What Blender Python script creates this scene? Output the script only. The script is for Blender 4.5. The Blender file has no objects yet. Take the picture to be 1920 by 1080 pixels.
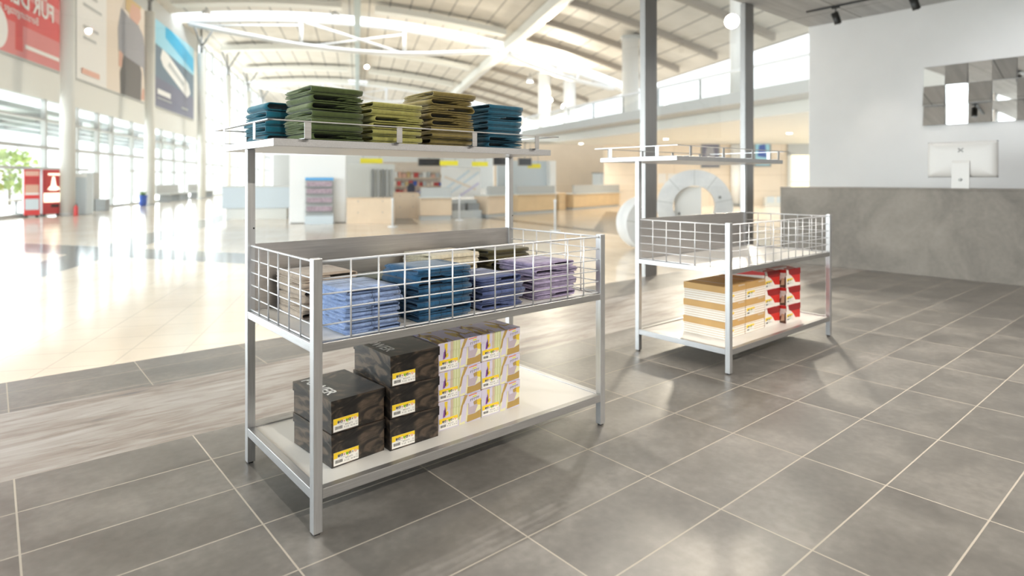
import bpy, math, random
from mathutils import Vector, Matrix
random.seed(7)
PI = math.pi
sc = bpy.context.scene
COL = sc.collection

# ------------------------------------------------------------------ camera, world, light, exposure
CAM_H = 1.104
cam = bpy.data.cameras.new('camera')
cam.sensor_width = 36.0
cam.lens = 1151.0 / 1920 * 36
cam.shift_y = -(540 - 337.05) / 1920
cam.clip_end = 400
cam.dof.use_dof = True
cam.dof.focus_distance = 2.35
cam.dof.aperture_fstop = 1.75
camo = bpy.data.objects.new('camera', cam)
COL.objects.link(camo)
camo.location = (0, 0, CAM_H)
camo.rotation_euler = (PI / 2, 0, math.radians(49.66 - 90))
sc.camera = camo

HROT = math.radians(63.802 - 90)                # the hall is turned against the shop
HM = Matrix.Rotation(HROT, 4, 'Z')
def H(t, s, z=0.0):                             # hall coordinates (across, along, up) -> world
    return HM @ Vector((t, s, z))

world = bpy.data.worlds.new('sky')
sc.world = world
world.use_nodes = True
bg = world.node_tree.nodes['Background']
bg.inputs[0].default_value = (0.90, 0.96, 1.0, 1)
bg.inputs[1].default_value = 1.6

def area_light(name, loc, target, sx, sy, power, color, shape='RECTANGLE', spread=180):
    l = bpy.data.lights.new(name, 'AREA')
    l.shape = shape
    l.size = sx
    if shape in ('RECTANGLE', 'ELLIPSE'):
        l.size_y = sy
    l.energy = power
    l.color = color
    l.spread = math.radians(spread)
    o = bpy.data.objects.new(name, l)
    COL.objects.link(o)
    o.location = loc
    o.rotation_euler = (Vector(target) - Vector(loc)).to_track_quat('-Z', 'Y').to_euler()
    return o

# daylight outside the glazed front of the hall and above its skylight
area_light('facade_daylight', H(-14.5, 30, 3.6), H(0, 30, 2.6), 78, 7.0, 11000, (0.88, 0.96, 1.0))
area_light('skylight_daylight', H(3, 37.4, 13.5), H(3, 37.4, 0), 24, 3.5, 3600, (0.95, 0.98, 1.0))

sc.view_settings.view_transform = 'Standard'
sc.view_settings.look = 'None'
sc.view_settings.gamma = 1.0
sc.view_settings.use_curve_mapping = False
sc.view_settings.exposure = 0.45
try:
    sc.cycles.use_denoising = True
    sc.cycles.max_bounces = 8
    sc.cycles.diffuse_bounces = 4
    sc.cycles.glossy_bounces = 4
    sc.cycles.transparent_max_bounces = 12
    sc.cycles.sample_clamp_indirect = 6.0
except Exception:
    pass

# ------------------------------------------------------------------ node helpers and materials
MATS = {}
def new_mat(name):
    m = bpy.data.materials.new(name)
    m.use_nodes = True
    MATS[name] = m
    nt = m.node_tree
    return m, nt, nt.nodes['Principled BSDF']

def nd(nt, typ, **kw):
    n = nt.nodes.new(typ)
    for k, v in kw.items():
        setattr(n, k, v)
    return n

def val(nt, sock, v):
    if hasattr(v, 'is_linked') or isinstance(v, bpy.types.NodeSocket):
        nt.links.new(v, sock)
    else:
        sock.default_value = v

def math_n(nt, op, a, b=0.0, c=0.0):
    n = nd(nt, 'ShaderNodeMath', operation=op)
    val(nt, n.inputs[0], a)
    val(nt, n.inputs[1], b)
    if op in ('COMPARE', 'MULTIPLY_ADD', 'WRAP', 'PINGPONG'):
        val(nt, n.inputs[2], c)
    return n.outputs[0]

def mix_c(nt, f, a, b):
    n = nd(nt, 'ShaderNodeMix', data_type='RGBA')
    val(nt, n.inputs[0], f)
    for s, v in ((n.inputs[6], a), (n.inputs[7], b)):
        if isinstance(v, tuple):
            s.default_value = (*v[:3], 1)
        else:
            nt.links.new(v, s)
    return n.outputs[2]

def objco(nt, scale=None):
    tc = nd(nt, 'ShaderNodeTexCoord')
    if scale is None:
        return tc.outputs['Object']
    mp = nd(nt, 'ShaderNodeMapping')
    mp.inputs['Scale'].default_value = scale
    nt.links.new(tc.outputs['Object'], mp.inputs['Vector'])
    return mp.outputs[0]

def noise(nt, co, scale=5.0, detail=4.0, rough=0.55, dist=0.0):
    n = nd(nt, 'ShaderNodeTexNoise')
    nt.links.new(co, n.inputs['Vector'])
    n.inputs['Scale'].default_value = scale
    n.inputs['Detail'].default_value = detail
    n.inputs['Roughness'].default_value = rough
    n.inputs['Distortion'].default_value = dist
    return n.outputs[0]

def ramp(nt, f, stops):
    r = nd(nt, 'ShaderNodeValToRGB')
    nt.links.new(f, r.inputs[0])
    el = r.color_ramp.elements
    while len(el) > 1:
        el.remove(el[-1])
    el[0].position = stops[0][0]
    el[0].color = (*stops[0][1], 1)
    for p, c in stops[1:]:
        e = el.new(p)
        e.color = (*c, 1)
    return r.outputs[0]

def bump(nt, b, h, strength=0.2, dist=0.01):
    n = nd(nt, 'ShaderNodeBump')
    n.inputs['Strength'].default_value = strength
    n.inputs['Distance'].default_value = dist
    nt.links.new(h, n.inputs['Height'])
    nt.links.new(n.outputs[0], b.inputs['Normal'])

def srgb(r, g, b):
    f = lambda c: (c / 255 / 12.92) if c / 255 <= 0.04045 else ((c / 255 + 0.055) / 1.055) ** 2.4
    return (f(r), f(g), f(b))

def plain(name, color, rough=0.5, metal=0.0, spec=None, var=0.0, vscale=8.0):
    m, nt, b = new_mat(name)
    b.inputs['Roughness'].default_value = rough
    b.inputs['Metallic'].default_value = metal
    if spec is not None:
        b.inputs['Specular IOR Level'].default_value = spec
    if var:
        n = noise(nt, objco(nt), vscale, 5)
        lo = tuple(c * (1 - var) for c in color)
        hi = tuple(min(1, c * (1 + var)) for c in color)
        nt.links.new(ramp(nt, n, [(0.3, lo), (0.7, hi)]), b.inputs['Base Color'])
    else:
        b.inputs['Base Color'].default_value = (*color, 1)
    return m

def emit(name, color, strength):
    m, nt, b = new_mat(name)
    b.inputs['Base Color'].default_value = (*color, 1)
    b.inputs['Emission Color'].default_value = (*color, 1)
    b.inputs['Emission Strength'].default_value = strength
    return m

def brushed(name, color, scale, rough=0.34, metal=0.85):
    m, nt, b = new_mat(name)
    n = noise(nt, objco(nt, scale), 1.0, 6, 0.7)
    nt.links.new(ramp(nt, n, [(0.25, tuple(c * 0.72 for c in color)), (0.75, color)]), b.inputs['Base Color'])
    b.inputs['Metallic'].default_value = metal
    r = nd(nt, 'ShaderNodeMapRange')
    nt.links.new(n, r.inputs[0])
    r.inputs[3].default_value = rough - 0.08
    r.inputs[4].default_value = rough + 0.12
    nt.links.new(r.outputs[0], b.inputs['Roughness'])
    bump(nt, b, n, 0.08, 0.002)
    return m

# shop floor: 60 x 30 cm porcelain tiles, grey joints
TX, TY = 0.0655, 0.2153
def tile_floor():
    m, nt, b = new_mat('grey_tile')
    co = objco(nt)
    sp = nd(nt, 'ShaderNodeSeparateXYZ')
    nt.links.new(co, sp.inputs[0])
    fx = math_n(nt, 'MODULO', math_n(nt, 'ADD', sp.outputs[0], 60.0 - TX), 0.6)
    fy = math_n(nt, 'MODULO', math_n(nt, 'ADD', sp.outputs[1], 60.0 - TY), 0.3)
    g = 0.0056
    ex = math_n(nt, 'MINIMUM', fx, math_n(nt, 'SUBTRACT', 0.6, fx))
    ey = math_n(nt, 'MINIMUM', fy, math_n(nt, 'SUBTRACT', 0.3, fy))
    e = math_n(nt, 'MINIMUM', ex, ey)
    joint = math_n(nt, 'LESS_THAN', e, g / 2)
    ix = math_n(nt, 'FLOOR', math_n(nt, 'DIVIDE', math_n(nt, 'ADD', sp.outputs[0], 60.0 - TX), 0.6))
    iy = math_n(nt, 'FLOOR', math_n(nt, 'DIVIDE', math_n(nt, 'ADD', sp.outputs[1], 60.0 - TY), 0.3))
    wn = nd(nt, 'ShaderNodeTexWhiteNoise', noise_dimensions='2D')
    cb = nd(nt, 'ShaderNodeCombineXYZ')
    nt.links.new(ix, cb.inputs[0])
    nt.links.new(iy, cb.inputs[1])
    nt.links.new(cb.outputs[0], wn.inputs['Vector'])
    vm = nd(nt, 'ShaderNodeVectorMath', operation='MULTIPLY_ADD')
    nt.links.new(wn.outputs['Color'], vm.inputs[0])
    vm.inputs[1].default_value = (7, 7, 7)
    nt.links.new(co, vm.inputs[2])
    n1 = noise(nt, vm.outputs[0], 3.0, 5, 0.5, 0.2)
    n2 = noise(nt, vm.outputs[0], 30, 4, 0.5)
    nn = math_n(nt, 'ADD', math_n(nt, 'MULTIPLY', n1, 0.72), math_n(nt, 'MULTIPLY', n2, 0.28))
    base = ramp(nt, nn, [(0.32, srgb(92, 88, 84)), (0.5, srgb(109, 105, 100)), (0.68, srgb(132, 127, 121))])
    tint = math_n(nt, 'MULTIPLY_ADD', wn.outputs['Value'], 0.14, 0.93)
    vs = nd(nt, 'ShaderNodeVectorMath', operation='SCALE')
    nt.links.new(base, vs.inputs[0])
    nt.links.new(tint, vs.inputs['Scale'])
    nt.links.new(mix_c(nt, joint, vs.outputs[0], srgb(168, 159, 146)), b.inputs['Base Color'])
    rr = nd(nt, 'ShaderNodeMapRange')
    nt.links.new(n1, rr.inputs[0])
    rr.inputs[1].default_value = 0.3
    rr.inputs[2].default_value = 0.7
    rr.inputs[3].default_value = 0.31
    rr.inputs[4].default_value = 0.40
    nt.links.new(math_n(nt, 'MAXIMUM', rr.outputs[0], math_n(nt, 'MULTIPLY', joint, 0.8)), b.inputs['Roughness'])
    b.inputs['Specular IOR Level'].default_value = 0.85
    hh = math_n(nt, 'SUBTRACT', math_n(nt, 'MULTIPLY', n2, 0.12), joint)
    bump(nt, b, hh, 0.25, 0.002)
    return m

def plank_floor():
    m, nt, b = new_mat('weathered_plank_tile')
    n1 = noise(nt, objco(nt, (1.3, 7.5, 1)), 1.6, 9, 0.66, 0.8)
    n2 = noise(nt, objco(nt, (0.8, 2.2, 1)), 1.5, 5, 0.6, 0.5)
    nn = math_n(nt, 'ADD', math_n(nt, 'MULTIPLY', n1, 0.6), math_n(nt, 'MULTIPLY', n2, 0.4))
    c = ramp(nt, nn, [(0.33, srgb(98, 96, 98)), (0.44, srgb(134, 124, 116)), (0.52, srgb(154, 148, 142)), (0.67, srgb(174, 171, 168))])
    nt.links.new(c, b.inputs['Base Color'])
    b.inputs['Roughness'].default_value = 0.4
    bump(nt, b, n1, 0.15, 0.003)
    return m

def hall_floor_mat():
    m, nt, b = new_mat('cream_hall_tile')
    co = objco(nt)
    sp = nd(nt, 'ShaderNodeSeparateXYZ')
    nt.links.new(co, sp.inputs[0])
    t, s = sp.outputs[0], sp.outputs[1]
    P = 0.345
    ft = math_n(nt, 'MODULO', math_n(nt, 'ADD', t, 100 * P + 1.43 - P * 4), P)
    fs = math_n(nt, 'MODULO', math_n(nt, 'ADD', s, 100 * P), P)
    joint = math_n(nt, 'MAXIMUM', math_n(nt, 'LESS_THAN', ft, 0.012), math_n(nt, 'LESS_THAN', fs, 0.012))
    def strip(center, half):                     # |center| < half
        return math_n(nt, 'LESS_THAN', math_n(nt, 'ABSOLUTE', center), half)
    def rng(x, lo, hi):
        return math_n(nt, 'MULTIPLY', math_n(nt, 'GREATER_THAN', x, lo), math_n(nt, 'LESS_THAN', x, hi))
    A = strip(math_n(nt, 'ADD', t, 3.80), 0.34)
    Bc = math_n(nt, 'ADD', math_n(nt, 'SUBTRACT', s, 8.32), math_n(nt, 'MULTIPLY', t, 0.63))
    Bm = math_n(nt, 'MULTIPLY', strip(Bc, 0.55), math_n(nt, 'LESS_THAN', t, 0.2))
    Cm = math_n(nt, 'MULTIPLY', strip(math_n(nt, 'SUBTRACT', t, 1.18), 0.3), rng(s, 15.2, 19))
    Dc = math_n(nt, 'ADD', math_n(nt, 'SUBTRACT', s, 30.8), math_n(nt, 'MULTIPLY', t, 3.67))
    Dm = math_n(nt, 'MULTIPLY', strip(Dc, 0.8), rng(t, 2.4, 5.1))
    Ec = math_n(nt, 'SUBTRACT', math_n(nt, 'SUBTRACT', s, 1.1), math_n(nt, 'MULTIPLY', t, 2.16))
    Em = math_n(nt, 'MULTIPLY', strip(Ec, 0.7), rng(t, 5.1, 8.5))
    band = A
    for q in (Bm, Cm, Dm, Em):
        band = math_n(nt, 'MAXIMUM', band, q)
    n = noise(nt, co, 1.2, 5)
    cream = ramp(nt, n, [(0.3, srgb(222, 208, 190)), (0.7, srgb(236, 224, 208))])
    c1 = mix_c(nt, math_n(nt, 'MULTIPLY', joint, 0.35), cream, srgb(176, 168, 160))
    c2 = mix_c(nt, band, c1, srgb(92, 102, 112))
    nt.links.new(c2, b.inputs['Base Color'])
    b.inputs['Roughness'].default_value = 0.13
    b.inputs['Specular IOR Level'].default_value = 0.35
    return m

def roof_mat():
    m, nt, b = new_mat('roof_panel')
    sp = nd(nt, 'ShaderNodeSeparateXYZ')
    nt.links.new(objco(nt), sp.inputs[0])
    f = math_n(nt, 'MODULO', math_n(nt, 'ADD', sp.outputs[0], 100.2), 1.05)
    seam = math_n(nt, 'LESS_THAN', f, 0.08)
    n = noise(nt, objco(nt), 0.8, 3)
    base = ramp(nt, n, [(0.3, srgb(205, 199, 188)), (0.7, srgb(220, 214, 204))])
    nt.links.new(mix_c(nt, seam, base, srgb(150, 146, 140)), b.inputs['Base Color'])
    b.inputs['Roughness'].default_value = 0.6
    return m

def concrete(name, lo, hi, scale=1.6, rough=0.55):
    m, nt, b = new_mat(name)
    co = objco(nt)
    n1 = noise(nt, co, scale, 8, 0.62, 0.6)
    n2 = noise(nt, co, scale * 14, 4, 0.6)
    nn = math_n(nt, 'ADD', math_n(nt, 'MULTIPLY', n1, 0.82), math_n(nt, 'MULTIPLY', n2, 0.18))
    nt.links.new(ramp(nt, nn, [(0.32, lo), (0.68, hi)]), b.inputs['Base Color'])
    b.inputs['Roughness'].default_value = rough
    bump(nt, b, n2, 0.08, 0.003)
    return m

def board_ceiling():
    m, nt, b = new_mat('grey_ceiling_board')
    co = objco(nt)
    n1 = noise(nt, objco(nt, (0.5, 6, 1)), 1.5, 7, 0.6, 0.5)
    base = ramp(nt, n1, [(0.3, srgb(178, 178, 178)), (0.7, srgb(204, 204, 203))])
    sp = nd(nt, 'ShaderNodeSeparateXYZ')
    nt.links.new(co, sp.inputs[0])
    f1 = math_n(nt, 'MODULO', math_n(nt, 'ADD', sp.outputs[0], 60.35), 2.4)
    f2 = math_n(nt, 'MODULO', math_n(nt, 'ADD', sp.outputs[1], 60.0), 1.2)
    seam = math_n(nt, 'MAXIMUM', math_n(nt, 'LESS_THAN', f1, 0.012), math_n(nt, 'LESS_THAN', f2, 0.012))
    nt.links.new(mix_c(nt, seam, base, srgb(84, 83, 80)), b.inputs['Base Color'])
    b.inputs['Roughness'].default_value = 0.75
    return m

def fabric(name, color, var=0.22, denim=False):
    m, nt, b = new_mat(name)
    n = noise(nt, objco(nt), 26 if denim else 60, 6, 0.65)
    n2 = noise(nt, objco(nt), 420, 2, 0.5)
    nn = math_n(nt, 'ADD', math_n(nt, 'MULTIPLY', n, 0.6), math_n(nt, 'MULTIPLY', n2, 0.4))
    lo = tuple(c * (1 - var) for c in color)
    hi = tuple(min(1, c * (1 + var)) for c in color)
    nt.links.new(ramp(nt, nn, [(0.35, lo), (0.65, hi)]), b.inputs['Base Color'])
    if denim:
        sp = nd(nt, 'ShaderNodeSeparateXYZ')
        nt.links.new(objco(nt), sp.inputs[0])
        f = math_n(nt, 'LESS_THAN', math_n(nt, 'ABSOLUTE', math_n(nt, 'SUBTRACT', math_n(nt, 'MODULO', math_n(nt, 'ADD', sp.outputs[0], 0.98), 0.1), 0.075)), 0.0016)
        src = b.inputs['Base Color'].links[0].from_socket
        nt.links.new(mix_c(nt, math_n(nt, 'MULTIPLY', f, 0.75), src, tuple(c * 0.18 for c in color)), b.inputs['Base Color'])
    b.inputs['Roughness'].default_value = 0.9
    b.inputs['Specular IOR Level'].default_value = 0.2
    b.inputs['Sheen Weight'].default_value = 0.25
    b.inputs['Sheen Roughness'].default_value = 0.5
    bump(nt, b, nn, 0.35, 0.002)
    return m

def black_box_mat():
    m, nt, b = new_mat('black_printed_card')
    co = objco(nt)
    n = noise(nt, objco(nt, (7, 6, 15)), 1.1, 3, 0.5, 2.2)
    n2 = noise(nt, co, 300, 2)
    c = ramp(nt, n, [(0.38, srgb(12, 11, 10)), (0.47, srgb(34, 29, 25)), (0.53, srgb(56, 47, 39)), (0.62, srgb(88, 74, 61))])
    nt.links.new(c, b.inputs['Base Color'])
    b.inputs['Roughness'].default_value = 0.29
    bump(nt, b, n2, 0.05, 0.001)
    return m

def stripe_white_mat():
    m, nt, b = new_mat('white_striped_card')
    sp = nd(nt, 'ShaderNodeSeparateXYZ')
    nt.links.new(objco(nt), sp.inputs[0])
    f = math_n(nt, 'MODULO', math_n(nt, 'ADD', sp.outputs[2], 0.0025), 0.0145)
    st = math_n(nt, 'LESS_THAN', f, 0.005)
    nt.links.new(mix_c(nt, st, srgb(238, 232, 224), srgb(206, 186, 160)), b.inputs['Base Color'])
    b.inputs['Roughness'].default_value = 0.55
    return m

def lavender_lid_mat():
    m, nt, b = new_mat('lavender_patterned_card')
    n = noise(nt, objco(nt, (9, 3.2, 1)), 1.2, 2, 0.4, 1.4)
    c = ramp(nt, n, [(0.0, srgb(196, 190, 214)), (0.47, srgb(190, 184, 210)), (0.475, srgb(196, 170, 84)), (0.51, srgb(130, 98, 52)), (0.555, srgb(120, 92, 60)), (0.56, srgb(178, 172, 206))])
    c.node.color_ramp.interpolation = 'CONSTANT'
    nt.links.new(c, b.inputs['Base Color'])
    b.inputs['Roughness'].default_value = 0.45
    return m

def red_lid_mat():
    m, nt, b = new_mat('red_white_printed_card')
    n = noise(nt, objco(nt, (3, 9, 3)), 1.0, 2, 0.4, 1.0)
    c = ramp(nt, n, [(0.0, srgb(226, 222, 224)), (0.5, srgb(186, 34, 36)), (0.6, srgb(120, 16, 20))])
    c.node.color_ramp.interpolation = 'CONSTANT'
    nt.links.new(c, b.inputs['Base Color'])
    b.inputs['Roughness'].default_value = 0.4
    return m

def glass_mat(name='clear_glass', tint=(0.985, 0.995, 0.99)):
    m = bpy.data.materials.new(name)
    m.use_nodes = True
    MATS[name] = m
    nt = m.node_tree
    nt.nodes.clear()
    o = nd(nt, 'ShaderNodeOutputMaterial')
    mx = nd(nt, 'ShaderNodeMixShader')
    tr = nd(nt, 'ShaderNodeBsdfTransparent')
    tr.inputs[0].default_value = (*tint, 1)
    gl = nd(nt, 'ShaderNodeBsdfGlossy')
    gl.inputs['Roughness'].default_value = 0.0
    ge = nd(nt, 'ShaderNodeNewGeometry')
    dt = nd(nt, 'ShaderNodeVectorMath', operation='DOT_PRODUCT')
    nt.links.new(ge.outputs['Normal'], dt.inputs[0])
    nt.links.new(ge.outputs['Incoming'], dt.inputs[1])
    c = math_n(nt, 'SUBTRACT', 1.0, math_n(nt, 'ABSOLUTE', dt.outputs['Value']))
    nt.links.new(math_n(nt, 'MULTIPLY_ADD', math_n(nt, 'POWER', c, 5.0), 0.9, 0.075), mx.inputs[0])
    nt.links.new(tr.outputs[0], mx.inputs[1])
    nt.links.new(gl.outputs[0], mx.inputs[2])
    nt.links.new(mx.outputs[0], o.inputs[0])
    return m

M_TILE = tile_floor()
M_PLANK = plank_floor()
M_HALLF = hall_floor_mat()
M_ROOF = roof_mat()
M_CEIL = board_ceiling()
M_COUNTER = concrete('concrete_counter', srgb(106, 101, 94), srgb(148, 141, 132), 1.5, 0.6)
M_RINGC = concrete('pale_concrete', srgb(206, 208, 210), srgb(236, 236, 235), 1.2)
M_WALL = plain('white_plaster', srgb(232, 231, 230), 0.85, var=0.015, vscale=3)
M_WALLW = plain('warm_plaster', srgb(200, 190, 178), 0.85)
M_GLASS = glass_mat()
MV = brushed('brushed_metal_upright', (0.64, 0.64, 0.645), (260, 260, 5))
MX = brushed('brushed_metal_lengthwise', (0.52, 0.515, 0.51), (5, 260, 260))
MY = brushed('brushed_metal_crosswise', (0.58, 0.58, 0.59), (260, 5, 260))
M_PANEL = brushed('brushed_steel_sheet', (0.60, 0.575, 0.56), (4, 60, 120), 0.30, 0.85)
M_WIRE = plain('steel_wire', (0.72, 0.72, 0.73), 0.42, 0.6)
M_MULL = brushed('grey_aluminium', (0.37, 0.365, 0.36), (150, 150, 3), 0.36, 0.8)
M_SHELFW = plain('white_laminate', srgb(222, 219, 214), 0.35, var=0.01)
M_DARK = plain('black_rubber', (0.02, 0.02, 0.02), 0.6)
M_BLACKMET = plain('black_lacquer', (0.018, 0.017, 0.016), 0.4)
M_MIRROR = plain('mirror_glass', (0.86, 0.86, 0.86), 0.02, 1.0)
M_SILVER = plain('silver_white_plastic', srgb(208, 205, 201), 0.28, 0.0)
M_LOGO = plain('logo_grey', srgb(110, 108, 106), 0.4)
M_SCREEN = plain('dark_screen', (0.015, 0.015, 0.018), 0.1)
M_WHITEP = plain('white_paint', srgb(238, 238, 236), 0.5)
M_OFFW = plain('off_white_paint', srgb(222, 222, 216), 0.55)
M_PALE = plain('pale_blue_grey', srgb(206, 216, 222), 0.5)
M_GREYP = plain('light_grey_panel', srgb(186, 188, 186), 0.6)
M_GREYD = plain('mid_grey_panel', srgb(136, 138, 138), 0.6)
M_STEELW = plain('white_steel', srgb(226, 228, 230), 0.4)
M_TEALG = plain('grey_green_steel', srgb(168, 180, 180), 0.5)
M_BROWNG = plain('brown_grey_steel', srgb(164, 155, 144), 0.6)
M_WOOD = plain('pale_beech', srgb(226, 203, 175), 0.45, var=0.05, vscale=3)
M_WOODD = plain('honey_beech', srgb(220, 190, 146), 0.45, var=0.05, vscale=3)
M_WOODW = plain('beech_wall_panel', srgb(232, 217, 197), 0.5, var=0.03, vscale=2)
M_RED = plain('vending_red', srgb(214, 60, 62), 0.35)
M_REDP = plain('poster_red', srgb(214, 62, 58), 0.4)
M_REDL = plain('poster_rose', srgb(214, 124, 122), 0.4)
M_POSTW = plain('poster_white', srgb(232, 230, 226), 0.4)
M_POSTC = plain('poster_cream', srgb(226, 212, 196), 0.4)
M_POSTG = plain('poster_slate', srgb(96, 116, 132), 0.4)
M_POSTV = plain('poster_violet_grey', srgb(104, 104, 124), 0.4)
M_POSTB = plain('poster_cyan', srgb(40, 170, 214), 0.4)
M_POSTS = plain('poster_sky', srgb(150, 206, 226), 0.4)
M_SKIN = plain('poster_skin', srgb(214, 168, 146), 0.5)
M_HAIRB = plain('poster_blond', srgb(206, 176, 120), 0.5)
M_SWEAT = plain('poster_sweater', srgb(160, 160, 166), 0.6, var=0.2, vscale=30)
M_SKIRT = plain('poster_skirt', srgb(110, 106, 104), 0.6)
M_YELLOW = plain('sign_yellow', srgb(240, 226, 40), 0.5)
M_BLUE = plain('strong_blue', srgb(46, 84, 170), 0.45)
M_CYAN = plain('header_blue', srgb(90, 170, 224), 0.4)
M_GREEN = plain('leaf_green', srgb(92, 130, 66), 0.6)
M_NAVY = plain('dark_navy', srgb(34, 36, 58), 0.6)
M_MAGB = plain('magazine_mix', srgb(170, 150, 160), 0.6, var=0.4, vscale=24)
M_LABELW = plain('label_white', srgb(240, 238, 232), 0.5)
M_LABELY = plain('label_yellow', srgb(240, 204, 44), 0.5)
M_INK = plain('label_ink', srgb(92, 90, 90), 0.6)
M_INKN = plain('label_navy', srgb(50, 56, 96), 0.6)
M_INKG = plain('label_green', srgb(122, 176, 40), 0.6)
M_INKB = plain('label_black', srgb(22, 22, 22), 0.6)
M_INKR = plain('label_red', srgb(190, 60, 60), 0.6)
M_INKP = plain('label_pink', srgb(226, 178, 160), 0.6)
M_BLACKBOX = black_box_mat()
M_LAVLID = lavender_lid_mat()
M_LAV = plain('lavender_card', srgb(206, 200, 218), 0.45)
M_LAVY = plain('pale_yellow_card', srgb(226, 222, 176), 0.45)
M_OLIVES = plain('pale_olive_print', srgb(196, 200, 150), 0.45)
M_OLIVEL = plain('light_olive_print', srgb(222, 224, 190), 0.45)
M_TANP = plain('tan_print', srgb(176, 146, 84), 0.45)
M_SANDP = plain('sand_print', srgb(200, 180, 156), 0.45)
M_MAUVE = plain('mauve_print', srgb(184, 170, 180), 0.45)
M_GOLD = plain('gold_print', srgb(226, 196, 60), 0.45)
M_PURP = plain('purple_print', srgb(126, 70, 160), 0.45)
M_ORANGE = plain('orange_print', srgb(224, 120, 60), 0.45)
M_LIME = plain('lime_print', srgb(220, 222, 50), 0.45)
M_KRAFT = plain('kraft_card', srgb(196, 156, 98), 0.6, var=0.06, vscale=6)
M_STRIPE = stripe_white_mat()
M_REDLID = red_lid_mat()
M_REDC = plain('red_card', srgb(206, 44, 38), 0.4)
M_REDDK = plain('dark_red_card', srgb(146, 22, 24), 0.4)
M_WHITEC = plain('white_card', srgb(234, 228, 220), 0.45)
M_BROWNP = plain('brown_print', srgb(92, 62, 46), 0.5)
M_BEIGEP = plain('beige_print', srgb(206, 176, 146), 0.5)
M_GLOW = emit('warm_glow', (1.0, 0.88, 0.56), 0.95)
M_LAMPW = emit('lamp_white', (1.0, 0.97, 0.9), 14.0)
M_LAMPH = emit('lamp_hot', (1.0, 0.93, 0.8), 60.0)
M_VEND = emit('vending_display', (1.0, 0.93, 0.72), 1.1)
M_OUTG = plain('outdoor_paving', srgb(220, 222, 220), 0.8)
M_TREE = plain('foliage', srgb(170, 190, 110), 0.8, var=0.3, vscale=4)

# ------------------------------------------------------------------ mesh helpers
class MB:
    """collects quads and triangles, builds ONE mesh object"""
    def __init__(self):
        self.v, self.f, self.mi, self.mats, self.sm = [], [], [], [], []
    def _m(self, mat):
        if mat not in self.mats:
            self.mats.append(mat)
        return self.mats.index(mat)
    def add(self, verts, faces, mat, smooth=False, xf=None):
        o = len(self.v)
        if xf is not None:
            verts = [xf @ Vector(p) for p in verts]
        self.v += [tuple(p) for p in verts]
        k = self._m(mat)
        for f in faces:
            self.f.append([i + o for i in f])
            self.mi.append(k)
            self.sm.append(smooth)
        return self
    def box(self, x0, x1, y0, y1, z0, z1, mat, xf=None):
        v = [(x0, y0, z0), (x1, y0, z0), (x1, y1, z0), (x0, y1, z0), (x0, y0, z1), (x1, y0, z1), (x1, y1, z1), (x0, y1, z1)]
        f = [(3, 2, 1, 0), (4, 5, 6, 7), (0, 1, 5, 4), (1, 2, 6, 5), (2, 3, 7, 6), (3, 0, 4, 7)]
        return self.add(v, f, mat, False, xf)
    def tube(self, pts, r, mat, n=8, caps=True):
        pts = [Vector(p) for p in pts]
        vs, fs = [], []
        rs = r if isinstance(r, (list, tuple)) else [r] * len(pts)
        for i, p in enumerate(pts):
            d = (pts[min(i + 1, len(pts) - 1)] - pts[max(i - 1, 0)]).normalized()
            a = d.cross(Vector((0, 0, 1)))
            if a.length < 1e-4:
                a = Vector((1, 0, 0))
            a.normalize()
            b = d.cross(a)
            for k in range(n):
                th = 2 * PI * k / n
                vs.append(p + (a * math.cos(th) + b * math.sin(th)) * rs[i])
        for i in range(len(pts) - 1):
            for k in range(n):
                k2 = (k + 1) % n
                fs.append((i * n + k, i * n + k2, (i + 1) * n + k2, (i + 1) * n + k))
        if caps:
            fs.append(tuple(range(n - 1, -1, -1)))
            fs.append(tuple((len(pts) - 1) * n + k for k in range(n)))
        return self.add(vs, fs, mat, True)
    def lathe(self, prof, mat, n=24, c=(0, 0, 0)):
        vs, fs = [], []
        for (r, z) in prof:
            for k in range(n):
                th = 2 * PI * k / n
                vs.append((c[0] + r * math.cos(th), c[1] + r * math.sin(th), c[2] + z))
        for i in range(len(prof) - 1):
            for k in range(n):
                k2 = (k + 1) % n
                fs.append((i * n + k, i * n + k2, (i + 1) * n + k2, (i + 1) * n + k))
        fs.append(tuple(range(n - 1, -1, -1)))
        fs.append(tuple((len(prof) - 1) * n + k for k in range(n)))
        return self.add(vs, fs, mat, True)
    def prism(self, poly, y0, y1, mat, xf=None):
        """polygon in x,z extruded along y"""
        n = len(poly)
        v = [(x, y0, z) for x, z in poly] + [(x, y1, z) for x, z in poly]
        f = [tuple(range(n)), tuple(range(2 * n - 1, n - 1, -1))]
        for i in range(n):
            j = (i + 1) % n
            f.append((i, i + n, j + n, j))
        return self.add(v, f, mat, False, xf)
    def text(self, s, size, xf, mat):
        v, f = text_geo(s, size)
        return self.add(v, f, mat, False, xf)
    def build(self, name, parent=None, bevel=0.0, loc=None, rot=None, recalc=True):
        me = bpy.data.meshes.new(name)
        me.from_pydata(self.v, [], self.f)
        for m in self.mats:
            me.materials.append(m)
        me.polygons.foreach_set('material_index', self.mi)
        me.polygons.foreach_set('use_smooth', self.sm)
        me.update()
        o = bpy.data.objects.new(name, me)
        COL.objects.link(o)
        if parent is not None:
            o.parent = parent
        if loc is not None:
            o.location = loc
        if rot is not None:
            o.rotation_euler = rot
        if bevel > 0:
            md = o.modifiers.new('bevel', 'BEVEL')
            md.width = bevel
            md.segments = 2
            md.limit_method = 'ANGLE'
            md.harden_normals = False
        return o

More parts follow.
